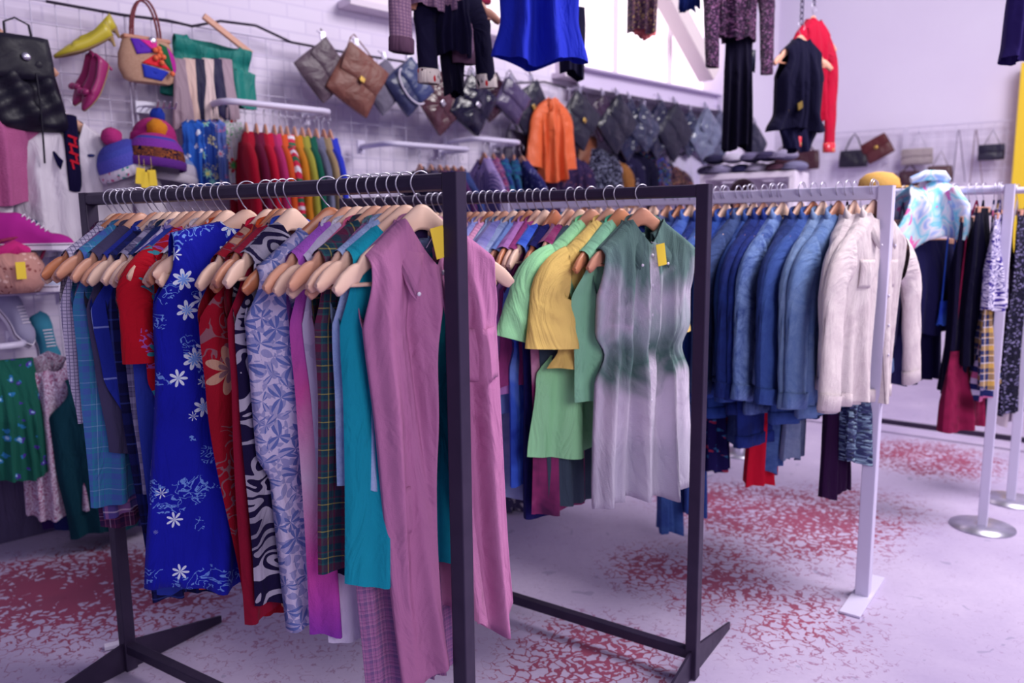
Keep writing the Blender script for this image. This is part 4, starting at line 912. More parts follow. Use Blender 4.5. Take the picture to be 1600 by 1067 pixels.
# back wall bags
def hbag(label, px, py, wpx, hpx, c, rot=0, handle='arc', P=BW, flap=None, clasp=None, rough=.5, hl=1.0, chain=None, c2=None, name='handbag'):
    t = wthing(name, label, 'bag', px, py, GO+.06, P, None); k = pxm(px, py, GO, P); fs = abs((db.x if P is BW else dl.x)); w = wpx*k/.93; h = hpx*k
    m = mat('leather', c, rough=rough, spec=.5); M = RY(rot); mb = MB(); pillow(mb, w, h, .07, M, taper=.04, wr=.002); mb.build('bag_body', m, t)
    if flap:
        mb = MB(); pillow(mb, w*1.01, h*.5, .03, M, M @ Vector((0, -.032, h*.24)), wr=.001); mb.build('flap', mat('leather', c2 or c, rough=rough), t)
    if clasp: mb = MB(); mb.lathe([(0, .004), (.016, .004), (.018, 0), (0, 0)], M @ Vector((0, -.052, h*.04)), 12, Matrix.Rotation(R(90), 3, 'X')); mb.build('clasp', GOLD, t)
    if handle:
        hh = h*hl; a = M @ Vector((-w*.3, 0, h*.47)); b = M @ Vector((w*.3, 0, h*.47)); tp = Vector((0, .02, h*.5+hh))
        mb = MB()
        if handle == 'arc': mb.tube([a, a*.35+tp*.65-Vector((.01, 0, 0)), tp, b*.35+tp*.65+Vector((.01, 0, 0)), b], .007, 8)
        else: mb.tube([a, tp, b], .0035, 6)
        mb.build('handle', STEEL if chain else m, t)
        hk = MB(); hk.tube([tp+Vector((0, .06, .0)), tp+Vector((0, .0, -.006)), tp+Vector((0, -.02, .012))], .004, 6); hk.build('peg_hook', GW, t)
    return t
hbag('brown slouchy leather bag half hidden by the black jacket', 1224, 253, 42, 28, '5c2438', handle='arc', hl=.4)
hbag('chocolate brown leather holdall right of the black jacket hem', 1258, 250, 40, 30, '522234', handle='arc', hl=.35)
hbag('small black handbag with a single stiff handle', 1333, 248, 39, 27, '1c1434', hl=.95)
hbag('chestnut brown clutch tilted, with round gold clasp', 1371, 232, 38, 34, '703038', rot=-28, handle=None, flap=1, clasp=1)
hbag('cream quilted bag on a thin chain', 1433, 245, 42, 26, 'c8b8bc', flap=1, handle='thin', hl=1.0, chain=1, rough=.6)
hbag('dark brown structured bag with short handle', 1420, 281, 28, 28, '4c2038', hl=.35)
hbag('tan brown tote with pointed handles', 1468, 272, 34, 26, '6c4850', handle='thin', hl=.9)
hbag('small charcoal grey satchel hanging at far right', 1549, 238, 34, 25, '34304c', handle='thin', hl=.9, flap=1)
hbag('burgundy purse hanging beside the straw cap', 1392, 284, 16, 24, '6c1c44', handle=None)
for px, a, b, c, lab in ((1498, 205, 285, '8c7ca0', 'thin grey bag strap looped on the back wall hook'), (1525, 205, 290, '9c7c8c', 'thin pinkish bag strap left of the grey satchel')):
    p = BW(px, a, GO+.05); q = BW(px, b, GO+.05); mb = MB(); mb.tube([q+db*-.05, p+db*-.006, p+Vector((0, 0, .012)), p+db*.006, q+db*.05], .004, 6); o = mb.build('bag_strap', mat('leather', c), None); tag(o, lab, 'strap')
# round rails (arms) bolted to the grid
def arm_rail(label, a, b, off=.30, r=.016, P=LW):
    pa = P(*a, GO+off); pb = P(*b, GO+off); pb.z = pa.z = (pa.z+pb.z)/2; t = thing('display_rail', label, 'rail', pa, LA, None); L = (pb-pa).length
    mb = MB(); mb.tube([(0, off-.02, 0), (0, .05, 0), (.02, .012, 0), (.06, 0, 0), (L-.06, 0, 0), (L-.02, .012, 0), (L, .05, 0), (L, off-.02, 0)], r, 10, upv=(0, 0, 1)); mb.build('rail_bar', WHITE, t)
    for x in (0, L):
        mb = MB(); mb.box((x, off-.012, 0), (.05, .012, .08)); mb.build('bracket', WHITE, t, smooth=False, bevel=.002)
    return Rail(pa, (pb-pa).normalized(), L, pa.z)
RA = arm_rail('white curved display rail above the colourful knitwear', (352, 160), (519, 172))
RB = arm_rail('white display rail above the short wooden hangers', (607, 223), (735, 234))
RC = arm_rail('white display rail above the plaid shirts', (745, 217), (815, 222))
RD = arm_rail('white curved display rail low at the left edge', (-60, 546), (40, 540), off=.26)
KN = lambda *c: pl('knit', *c)
def wallhang(rail, px, item, yt=None):
    it = dict(item); d = it.pop('d'); t0 = rail.solve(px, 0, 0) if rail.L else 0; yaw = it.pop('yaw', 0); drop = it.pop('drop', 0)
    loc = rail.at(t0)-Vector((0, 0, drop)); rz = rail.base-R(yaw)+pi*0
    wood = it.pop('wood', TAN); nm = it.pop('n', 'knitted_sweater'); ct = it.pop('c', 'sweater'); lb = it.pop('label'); hl = it.pop('hl')
    hanger(hl, loc, rz, wood, 'wooden hangers on the left wall rails'); garment(nm, lb, ct, loc, rz, **it)
# rail parallel to the wall: nearest end is at left, so reverse
kn = [(402, 'bright red wool sweater', KN('b8102c', '9c0c30')), (418, 'burgundy wool jumper with a dark brooch', KN('64103c', '7c1438')), (432, 'scarlet mohair cardigan', KN('d4183c', 'b01034')), (446, 'magenta mohair sweater', KN('b02878', 'd03c6c')),
      (456, 'flame orange knit sweater', KN('e04c28', 'd0602c')), (466, 'red and white fair isle jumper', pl('band', 'c8284c', 'd8d0e0', 'c8284c', '30684c', sc=.6)), (478, 'mustard orange knitted jumper', KN('d08420', 'c07024')), (490, 'olive yellow mohair jumper', KN('a8a040', '909038')),
      (500, 'bottle green knit jumper', KN('14604c', '105044')), (512, 'charcoal marl wool cardigan', KN('3c4060', '8c8ca8')), (524, 'tan wool jumper', KN('a08868', '907c64')), (534, 'cobalt blue mohair jumper', KN('2430b8', '3444d0'))]
for i, (px, d, m) in enumerate(kn):
    wallhang(RA, px-20, dict(d=d, m=m, L=.62, sh=.19, ch=.21, T=.035, slv=(.5, .07, .06, (5, 8)), nw=.08, nd=.05, yaw=18, drop=.05, res=.8, slim=.6,
             label=d+' hanging under the curved left wall rail', hl='wooden hanger holding the '+d+' on left wall'))
for i, (px, d, m) in enumerate(((655, 'black satin shirt', pl('plain', '1c1434')), (672, 'dark grey silk shirt', pl('plain', '3c3454')), (686, 'brown print shirt', pl('floral', '4c2c4c', '8c6c84', '2c1c3c', sc=.4)), (697, 'navy silk shirt', pl('plain', '1c2058')), (708, 'plum silk shirt', pl('plain', '4c2458')), (720, 'dark denim shirt', D('24307c', '3c4c90')))):
    wallhang(RB, px, dict(d=d, m=m, L=.62, sh=.185, T=.03, slv=(.5, .06, .05, (5, 8)), yaw=15, drop=.06, res=.7, n='long_sleeve_shirt', c='shirt', collar=True, label=d+' hanging on the middle left wall rail', hl='wooden hanger holding the '+d+' on left wall'))
for i, (px, d, m) in enumerate(((742, 'indigo dotted shirt', pl('floral', '2c2c68', '9c9cc8', '2c2c68', sc=.25)), (756, 'lilac striped shirt', pl('stripe', 'b8a0d0', '5c4c98', sc=.6)), (770, 'red and navy checked shirt', pl('plaid', '8c2c5c', '243070', 'c8b0d0', sc=.5)), (785, 'blue and teal plaid shirt', pl('plaid', '24347c', '206c88', '1c2460', '1c2460', sc=.8)), (803, 'navy and teal tartan shirt', pl('plaid', '1c2c68', '1c6c84', '161c50', sc=1.0)))):
    wallhang(RC, px, dict(d=d, m=m, L=.62, sh=.19, T=.03, slv=(.5, .06, .05, (5, 8)), yaw=12+i*6, drop=.04, res=.8, n='long_sleeve_shirt', c='shirt', collar=True, label=d+' hanging on the short left wall rail', hl='wooden hanger holding the '+d+' on left wall'))
# ------------------------------------------------------------ garments pinned flat on the left wall
def wallgar(label, px, py, name, cat, m, yb=None, rot=0, off=.2, hg=None, P=LW, **k):
    loc = P(px, py, GO+off); a = LA if P is LW else BA
    if yb is not None:
        lo = loc.copy(); lz, hz = -1, loc.z
        for _ in range(40):
            md = (lz+hz)/2
            if proj((loc.x, loc.y, md))[1] > yb: lz = md
            else: hz = md
        k['L'] = loc.z+k.get('z00', -.062)-md
    g = garment(name, label, cat, loc, a+R(rot), m, **k)
    if hg: hanger(hg, loc, a+R(rot), TAN)
    return g
wallgar('white windbreaker jacket with navy lining at left wall', 103, 162, 'windbreaker_jacket', 'jacket', pl('plain', 'dcd4e2', rough=.5), yb=395, hg='wooden hanger holding the white windbreaker', sh=.21, ch=.25, hem=.24, nd=.16, nw=.06, slv=(.6, .07, .055, (4, 6)), off=.12, T=.06, rot=-6, collar=pl('stripe', 'd8d0e4', '141040', sc=3), res=1.2, A=.02)
# inner red and navy panel of the windbreaker and its emblem
q = LW(112, 222, GO+.17); t = thing('navy_sweatshirt', 'navy top with red lettering strip inside the open white windbreaker', 'top', q, LA)
mb = MB(); pillow(mb, .06, .34, .03, c=(0, 0, -.05)); mb.build('front_panel', pl('plain', '120c34'), t); 
mb = MB()
for i in range(4): mb.box((0, -.018, .02-.036*i), (.038, .004, .010), RY(20)); mb.box((-.008 if i % 2 else .008, -.018, .003-.036*i), (.008, .004, .03), RY(-8))
mb.build('red_lettering', pl('plain', 'c41c34'), t, smooth=False)
em_ = LW(142, 243, GO+.2); mb = MB(); mb.ball(em_, .012, (1.6, .3, .6), 8, 5); tag(mb.build('embroidered_emblem', mat('flat', '2c3470')), 'tiny dark green reptile-shaped emblem on the white windbreaker', 'emblem')
wallgar('dusty pink fleece jumper at left photo edge', -38, 108, 'fleece_jumper', 'sweater', KN('b0588c', 'c0689c'), yb=318, sh=.15, ch=.17, hem=.16, slv=(.5, .065, .06, (12, 12)), off=.15, T=.06, rot=10)
wallgar('pink and white patterned blouse top left corner', -12, 22, 'patterned_blouse', 'blouse', pl('leaf', 'e07cb0', 'c02c80', 'f0c8e0', sc=.8), yb=90, sh=.2, hem=.22, off=.12, T=.04, hg='wooden hanger holding the pink patterned blouse')
# teal silk top
wallgar('teal silk camisole hanging askew from tilted hanger', 332, 52, 'silk_camisole', 'top', pl('plain', '1a8078', rough=.45), yb=158, sh=.19, ch=.23, hem=.24, nw=.13, nd=.05, slope=.02, off=.06, T=.04, rot=-8, tilt=6, A=.02, arm=.1, waz=.15, z00=-.03)
mb = MB(); a = LW(318, 25, GO+.1); b = LW(392, 84, GO+.1); mb.sq(a, b, .02, .032); o = mb.build('clothes_hanger', TAN, smooth=False, bevel=.006); tag(o, 'plain wooden hanger bar tilted above the teal camisole', 'hanger')
# striped trousers
for px, yb, c, lb in ((281, 202, '9c8494', 'taupe satin trousers, leftmost of the pegged pairs'), (297, 203, 'd8b8b0', 'cream satin trousers pegged beside the taupe pair'), (311, 198, '14103c', 'black dress trousers pegged between the cream pairs'), (326, 190, 'dcc4c4', 'pale cream trousers pegged above floral dress'), (340, 185, '1c1444', 'narrow black trousers pegged behind cream pair'), (352, 188, 'a890a0', 'grey beige trousers, rightmost of the pegged pairs')):
    g = wallgar(lb, px, 92, 'pegged_trousers', 'trousers', pl('plain', c, rough=.5), yb=yb, sh=.035, hem=.06, neck=False, off=.14, T=.022, z00=0, A=.006, nu=16, group='trousers pegged in a row under the teal top')
# floral dresses hanging under
for px, yb, m, lb, nm in ((300, 300, pl('floral', '2c60c0', 'd8e0f4', '1c3c90', sc=.5), 'blue dress with white brush pattern beside knitted hats', 'summer_dress'), (318, 300, pl('hibiscus', '2c4ca8', '8cd0c0', 'f0e48c', sc=.5), 'blue and green tropical print dress', 'summer_dress'),
                          (335, 305, pl('hibiscus', '6c84d8', 'e8e4f4', 'd86c8c', sc=.4), 'periwinkle blue dress with scattered tiny motifs', 'summer_dress'), (362, 310, pl('hibiscus', 'e0d8e4', 'c42440', '3c9c58', sc=.8), 'white dress with large red poppies and green leaves', 'summer_dress')):
    wallgar(lb, px, 183, nm, 'dress', m, yb=yb, sh=.05, ch=.055, hem=.07, off=.20, T=.035, nw=.02, nd=.03, z00=0, rot=-20, arm=.12, waz=.3)
# knitted hats
def beanie(label, px, py, s, bands, pom, rot=0, off=.22, flaps=False):
    t = wthing('knitted_hat', label, 'hat', px, py, off+GO, LW, 'knitted hats bunched on a wall hook'); M = Matrix.Rotation(R(rot), 3, 'Y'); n = len(bands)
    prof = [(s*.5*sqrt(max(0, 1-(k/12)**2.6)), s*.62*k/12) for k in range(13)]; prof[-1] = (0.001, s*.62)
    step = 12/n
    for i, bm_ in enumerate(bands):
        pr = [p for k, p in enumerate(prof) if i*step-.01 <= k <= (i+1)*step+1.01] if i < n-1 else [p for k, p in enumerate(prof) if k >= i*step-.01]
        mb = MB(); mb.lathe([(r+.001*(i % 2), z) for r, z in pr], (0, 0, 0), 24, M); mb.build('knit_band', bm_, t)
    mb = MB(); mb.lathe([(s*.49, -.005), (s*.52, 0), (s*.52, .03), (s*.5, .035)], (0, 0, 0), 24, M); mb.build('brim', bands[0], t)
    if pom:
        mb = MB(); mb.ball(M @ Vector((0, 0, s*.68)), s*.17, n=14, m=10, bump=.12, rnd=random.Random(px)); mb.build('pompom', pom, t)
    return t
ZZ = pl('leaf', '140c30', '140c30', 'e08030', sc=.5)
beanie('violet and black knitted hat with orange zigzags, frontmost', 243, 262, .26, [KN('6c3498'), ZZ, ZZ, KN('8c3cb0'), KN('4c50b8'), KN('c0308c')], KN('e8902c'), 6, off=.30)
beanie('blue knitted hat with pink and yellow pompom', 204, 270, .25, [pl('floral', 'd8d0e0', '3c9c98', 'c03c7c', sc=.3), KN('5c5cc8'), KN('5058c0'), KN('4c50b8')], KN('c83c8c', 'b83078'), -24, off=.24)
beanie('white and grey knitted hat with striped band', 268, 285, .25, [KN('d8d0e0'), KN('c8c0d4'), KN('7c94c8'), KN('d4cce0')], None, 10, off=.14)
beanie('magenta knitted hat with blue pompom', 240, 225, .2, [KN('c02c88'), KN('b42c7c'), KN('c83c80')], KN('2c48c0'), 12, off=.2)
beanie('grey hat with navy stripe hanging lowest', 200, 300, .24, [KN('c0b4cc'), KN('c8bcd4'), KN('1c1444'), KN('d0c8dc')], None, -8, off=.16)
for px, py, a, lb in ((219, 275, 8, 'yellow price tag, left of three below the knitted hats'), (227, 281, 2, 'yellow price tag, middle of three below the knitted hats'), (238, 278, -4, 'yellow price tag, right of three below the knitted hats')):
    p = LW(px, py, GO+.46); mb = MB(); mb.box(p, (.036, .002, .07), Matrix.Rotation(LA, 3, 'Z') @ RY(a)); mb.bar(p+Vector((0, 0, .03)), p+Vector((0, 0, .09)), .001, 4); tag(mb.build('price_tag', YEL, smooth=False), lb, 'price tag')
# hook rack above the hats
t = wthing('hat_hook', 'silver multi-arm hook holding the knitted hats', 'hook', 228, 168, GO+.02)
mb = MB(); mb.box((0, 0, 0), (.10, .012, .06)); mb.build('back_plate', STEEL, t, smooth=False, bevel=.002)
for i in range(4): mb = MB(); x = -.04+.027*i; mb.tube([(x, 0, 0), (x, -.12, -.01), (x, -.26, -.03), (x, -.28, -.005)], .004, 6); mb.build('prong', STEEL, t)
# shoes
def pump(label, px, py, L, m, yaw, pitch, off, sole='c8a878', bow=None, group=None, roll=0):
    t = wthing('court_shoe', label, 'shoe', px, py, GO+off, LW, group); t.rotation_euler = (Matrix.Rotation(LA+R(yaw), 3, 'Z') @ Matrix.Rotation(R(pitch), 3, 'Y') @ Matrix.Rotation(R(roll), 3, 'X')).to_euler()
    n = 26; rows = []; K = 14; sole_r = []
    for i in range(n+1):                                    # toe at -x, heel at +x
        k = i/n; x = (-.5+k)*L; arch = .30*L*max(0, (k-.38)/.62)**1.5*.4; w = L*(.165*sin(min(1, k/.36)*pi/2)**.7 - .045*max(0, (k-.36)/.64)*1.0) if k < 1 else L*.09
        if k > .9: w *= sqrt(max(.05, 1-((k-.9)/.1)**2*.85))
        w = max(w, .003); h = L*(.035+.11*min(1, k/.3)) if k < .35 else L*(.145+.09*max(0, (k-.62)/.38))
        if k < .02: h = .008
        op = .32 < k < .93
        ring = []
        for j in range(K+1):
            a = pi*j/K; yy = -cos(a)*w; cl = 1-.22*sin(a)
            if op: zz = arch+h*min(1, (sin(a)*3))*1.0 if (a < .95 or a > pi-.95) else arch+.004
            else: zz = arch+h*sin(a)**.7
            if op and (.6 < a < .95 or pi-.95 < a < pi-.6): yy *= 1.08; zz = arch+h*.98
            ring.append((x, yy, zz))
        rows.append(ring); sole_r.append([(x, -w*1.02, arch-.003), (x, w*1.02, arch-.003)])
    mb = MB(); mb.grid(rows); mb.build('upper', m, t, solid=.002)
    mb = MB(); mb.grid(sole_r); mb.build('sole', mat('leather', sole), t, solid=.004)
    ah = .30*L*.4; mb = MB(); mb.tube([(L*.44, 0, ah), (L*.46, 0, ah-.025), (L*.455, 0, ah-.17*L)], [L*.075, L*.03, L*.022], 10, upv=(0, 1, 0)); mb.build('heel', m if bow else mat('leather', sole), t)
    if bow:
        mb = MB()
        for s in (-1, 1): mb.ball((-L*.22, s*.018, L*.19), .022, (.8, 1, .6), 10, 6)
        mb.ball((-L*.22, 0, L*.20), .010, n=8, m=5); mb.build('bow', m, t)
    return t
YL = mat('leather', 'f0dc40', rough=.4, spec=.5); FU = mat('leather', 'c83888', rough=.4, spec=.5)
pump('yellow pointed court shoe, front one of the pair', 134, 78, .27, YL, -8, -20, .14, group='pair of yellow court shoes')
pump('yellow pointed court shoe, rear one of the pair', 144, 68, .27, YL, -8, -25, .06, group='pair of yellow court shoes')
pump('fuchsia court shoe with bow, right one of the pair', 152, 138, .25, FU, 0, -58, .14, bow=1, roll=18, group='pair of fuchsia bow shoes')
pump('fuchsia court shoe with bow, left one of the pair', 140, 132, .25, FU, 0, -54, .06, bow=1, roll=18, group='pair of fuchsia bow shoes')
def sneaker(label, px, py, L, m, yaw, pitch=0, off=.2, high=True, lace='e4dcec', solec='e0d8ea', P=LW, cuff=None, group=None):
    t = wthing('canvas_sneaker', label, 'shoe', px, py, GO+off, P, group); t.rotation_euler = (Matrix.Rotation(LA+R(yaw), 3, 'Z') @ Matrix.Rotation(R(pitch), 3, 'Y')).to_euler()
    wid = lambda k: L*.17*(sin(min(1, (1-k)/.3)*pi/2)**.6)*(1-.22*sin(pi*min(1, max(0, (1-k-.25)/.5))))*(sqrt(max(0, 1-((.08-k)/.08)**2)) if k < .08 else 1)   # heel k=0, toe k=1
    rows = []; n = 24; K = 14
    for i in range(n+1):
        k = i/n; x = (k-.5)*L; w = max(wid(k), .004); top = L*(.46 if high else .28)
        h = top if k < .32 else top-(top-L*.17)*min(1, (k-.32)/.38) if k < .7 else L*.17*sqrt(max(0.02, 1-((k-.7)/.3)**2))+.0
        rows.append([(x, -cos(pi*j/K)*w*(1-.30*(sin(pi*j/K)**2)*(.6 if k < .4 else 0)), .02+h*sin(pi*j/K)**(.45 if k < .55 else .7)) for j in range(K+1)])
    mb = MB(); mb.grid(rows); mb.face([rows[0][j] for j in range(K+1)]); mb.build('upper', m, t)
    rows = []
    for i in range(n+1):
        k = i/n; x = (k-.5)*L*1.03; w = max(wid(k)*1.06, .003); rows.append([(x, -w, 0), (x, -w, .028), (x, w, .028), (x, w, 0)])
    mb = MB(); mb.grid(rows, closeu=True); mb.face(rows[0]); mb.face(rows[-1][::-1]); so = mb.build('rubber_sole', mat('flat', solec, rough=.5), t, smooth=False)
    st = MB(); st.tube([(((i/n)-.5)*L*1.035, -max(wid(i/n)*1.07, .003)-.0005, .021) for i in range(n+1)], .0018, 5); st.build('foxing_stripe', mat('flat', '3c1c4c'), so)
    lc = MB()
    for i in range(6):
        k = .38+.055*i; top = L*(.46 if high else .28); z = .02+(top-(top-L*.17)*min(1, (k-.32)/.38)); x = (k-.5)*L; w = wid(k)*.5
        lc.tube([(x, -w, z*.97), (x+.004, 0, z+.006), (x, w, z*.97)], .003, 5)
    lc.build('laces', mat('flat', lace), t); return t
# shelf arms with shoes at far left
def shelf(label, a, b, depth, z=None):
    pa = LW(*a, GO); pb = LW(*b, GO); zz = z or pa.z; t = thing('wire_shelf', label, 'shelf', (pa.x, pa.y, zz), LA); L = (pb-pa).xy.length
    mb = MB(); mb.box((L/2, -depth/2, 0), (L, depth, .008)); mb.build('shelf_panel', mat('flat', 'c4bad8', rough=.25, spec=.6), t, smooth=False, bevel=.002)
    for x in (.02, L-.02): mb = MB(); mb.prism([(0, -.004), (0, -.08), (-depth*.9, -.004)], x-.003, x+.003, Matrix(((0, 1, 0), (1, 0, 0), (0, 0, 1)))); mb.build('bracket', GW, t, smooth=False)
    mb = MB(); mb.bar((0, -depth, .012), (L, -depth, .012), .004, 6); mb.build('lip', GW, t)
    return zz
zz1 = shelf('pale shelf at left edge holding the magenta sneakers', (-130, 395), (85, 400), .28)
zz2 = shelf('lower pale shelf at left holding the woven basket and blue sneakers', (-130, 462), (95, 466), .28)
MG = pl('plain', 'b02890')
def on(px, z, off):      # point at that pixel column on a shelf of height z
    n = nl; P_ = P0+nl*off; d = ray(px, 300); d.z = 0; c0 = Vector((0, 0, z)); k = (Vector((P_.x, P_.y, z))-c0).dot(n)/d.dot(n); return c0+d*k
for px, off, yaw, lb in ((48, .30, -30, 'magenta canvas high-top, front one of the pair'), (5, .22, -30, 'magenta canvas high-top, rear one of the pair')):
    s = sneaker(lb, 10, 400, .30, MG, yaw, off=off, group='pair of magenta high-tops'); p = on(px, zz1+.006, off+GO); s.location = p
for px, off, yaw, c, lb in ((46, .2, -70, 'a8b0d0', 'pale denim blue sneaker on the lower left shelf'), (78, .16, -60, '78a8bc', 'light teal sneaker behind the pale blue one')):
    s = sneaker(lb, 10, 460, .27, pl('denim', c, 'c0c4dc'), yaw, off=off, high=False); s.location = on(px, zz2+.006, off+GO)
q = on(8, zz2+.006, GO+.28); t = thing('woven_basket', 'round woven straw basket with yellow tag at left edge', 'basket', q, LA)
mb = MB(); mb.lathe([(.0, 0), (.09, .004), (.12, .05), (.115, .12), (.09, .17), (.085, .17), (.11, .12), (.11, .05), (0, .01)], n=24); mb.build('basket_body', pl('floral', 'c08c84', '8c4c4c', 'e0b8b0', sc=.3), t)
mb = MB(); mb.tube([(.1, 0, .13), (.13, -.02, .2), (.05, -.03, .24), (-.04, -.02, .22), (-.1, 0, .14)], .007, 8); mb.build('handle', mat('leather', 'b83c6c'), t)
mb = MB(); mb.box((-.0, -.135, .10), (.035, .002, .07)); mb.build('price_tag', YEL, t, smooth=False)
mb = MB(); mb.tube([(-.06, -.05, .17), (0, -.07, .19), (.05, -.04, .175)], [.02, .035, .02], 10); mb.build('cloth_lining', pl('plain', 'c82c7c'), t)
q = LW(48, 355, GO+.2); t = thing('tape_roll', 'small dark blue roll behind the magenta sneaker', 'roll', q, LA); mb = MB(); mb.lathe([(.012, -.02), (.035, -.02), (.035, .02), (.012, .02), (.012, -.02)], M=Matrix.Rotation(R(90), 3, 'X')); mb.build('roll_body', mat('flat', '3c4068'), t)
for px, py, yaw, c, lb in ((68, 540, -80, '3c84a0', 'turquoise canvas sneaker hanging below the shelf'), (20, 505, -60, '9c98b8', 'grey canvas sneaker hung on the left grid')):
    sneaker(lb, px, py, .26, pl('plain', c), yaw, pitch=55, off=.12, high=False)
# ------------------------------------------------------------ backpack
t = wthing('leather_backpack', 'black leather backpack with silver buckle hanging at upper left', 'backpack', 36, 128, GO+.16); t.scale = (.84, .9, .9); BL = mat('leather', '140e2c', rough=.5, spec=.35, sc=.25)
mb = MB(); pillow(mb, .32, .40, .15, c=(0, 0, -.03), n=20, taper=.26, wr=.016); mb.build('backpack_body', BL, t)
mb = MB(); pillow(mb, .27, .20, .05, c=(-.01, -.07, .10), taper=.06, wr=.003); mb.build('flap', BL, t)
mb = MB(); pillow(mb, .22, .06, .10, c=(0, -.01, .18), wr=.006); mb.build('gathered_top', BL, t)
mb = MB(); mb.ball((0, -.105, .10), .022, (1, .4, .8), 12, 6, RY(20)); mb.build('buckle', STEEL, t)
mb = MB(); mb.tube([(-.06, 0, .19), (-.055, .02, .27), (0, .04, .30), (.055, .02, .27), (.06, 0, .19)], .009, 8, flat=.5); mb.build('top_handle', BL, t)
for s in (-1, 1):
    mb = MB(); mb.tube([(s*.10+.03, .04, -.15), (s*.12+.04, .02, -.26), (s*.10+.05, .02, -.36), (s*.06+.06, .03, -.45)], .012, 8, flat=.4); mb.build('shoulder_strap', BL, t)
mb = MB(); mb.tube([(.04, -.09, .03), (.045, -.095, -.12), (.05, -.06, -.3), (.05, -.05, -.38)], .005, 6); mb.build('drawstring', BL, t)
# ------------------------------------------------------------ basket bag
t = wthing('straw_handbag', 'woven straw handbag with colourful patches and leather handles', 'bag', 230, 90, GO+.12); t.scale = (.9, .9, .9); ST = mat('straw', 'dcb49c', 'c4947c', name='woven_straw')
def bz(M_, x): return x
rows = []; uvs = []; nn = 28
prof = [(-.13, .105), (-.115, .13), (-.06, .15), (0, .146), (.05, .13), (.085, .118)]
def strawpt(an, z, e=0):
    w_ = interp(prof, z)+e; dd = .055*(.75+.25*sin((z+.13)/.215*pi))+e; c_, s_ = cos(an), sin(an)
    return Vector((w_*abs(c_)**.8*(1 if c_ > 0 else -1), dd*s_, z))
mb = MB(); mb.grid([[strawpt(2*pi*k/nn, -.13+.215*i/16) for k in range(nn)] for i in range(17)], closeu=True); mb.face([strawpt(2*pi*k/nn, -.13) for k in range(nn)][::-1]); mb.build('basket_body', ST, t)
def patch(name, c, poly):          # poly in (angle-ish x, z), draped on the front of the basket
    mb = MB(); pts = []
    for k in range(len(poly)):
        a, b = poly[k], poly[(k+1) % len(poly)]
        for q in range(5): pts.append((a[0]+(b[0]-a[0])*q/5, a[1]+(b[1]-a[1])*q/5))
    cx = sum(p[0] for p in pts)/len(pts); cz = sum(p[1] for p in pts)/len(pts)
    def on_(x, z):
        w_ = interp(prof, z); u = max(-.98, min(.98, x/w_)); cc = abs(u)**1.25; dd = .055*(.75+.25*sin((z+.13)/.215*pi)); return Vector((x, -dd*sqrt(max(0, 1-cc*cc))-.004, z))
    rings = [[on_(cx+(x-cx)*f, cz+(z-cz)*f) for x, z in pts] for f in (0.02, .35, .7, 1)]
    mb.grid(rings, closeu=True); mb.build(name, pl('plain', c, rough=.6), t, solid=.003)
patch('fabric_patch', '5c2cb0', [(-.09, .08), (-.05, .08), (.02, .02), (-.07, .0)]); patch('fabric_patch', 'd82c94', [(-.05, .08), (.04, .08), (.03, .02)])
patch('fabric_patch', '18603c', [(.05, .07), (.09, .06), (.12, -.08), (.07, -.02)]); patch('fabric_patch', 'b42898', [(.09, .06), (.125, .03), (.14, -.04), (.12, -.09)])
patch('fabric_patch', 'e42c3c', [(.02, .01), (-.05, -.04), (.10, -.06)]); patch('fabric_patch', '2c3cb8', [(-.05, -.045), (.09, -.07), (.05, -.12), (-.04, -.11)])
for x, z in ((.02, .03), (.045, .02), (.035, 0), (.06, 0), (.02, -.01), (.05, -.03), (.10, -.08), (.04, .04)):
    mb = MB(); mb.ball((x, -.066, z), .014, n=10, m=6); mb.build('raffia_cherry', pl('plain', 'f07850'), t)
mb = MB(); mb.box((0, 0, .092), (.24, .06, .022)); mb.build('wooden_frame', TAN, t, smooth=False, bevel=.008)
mb = MB(); mb.ball((.02, -.04, .08), .022, (1, .5, 1.1)); mb.build('clasp', STEEL, t)
for s in (-1, 1):
    mb = MB(); mb.tube([(-.07*cos(R(a))*(1 if a not in (0, 180) else 1), s*.02, .10+.19*sin(R(a))) for a in range(0, 181, 12)], .006, 8); mb.build('handle', mat('leather', '9c4450', rough=.4), t)
# ------------------------------------------------------------ orange blouse
wallgar('burnt orange satin blouse hanging among the black bags', 862, 148, 'satin_blouse', 'blouse', pl('plain', 'e0683c', rough=.35), yb=284, sh=.05, ch=.11, hem=.12, nw=.03, nd=.02, slv=(.42, .05, .07, (10, 5)), off=.22, T=.07, A=.03, z00=0, arm=.12, slope=.2, rot=-15)
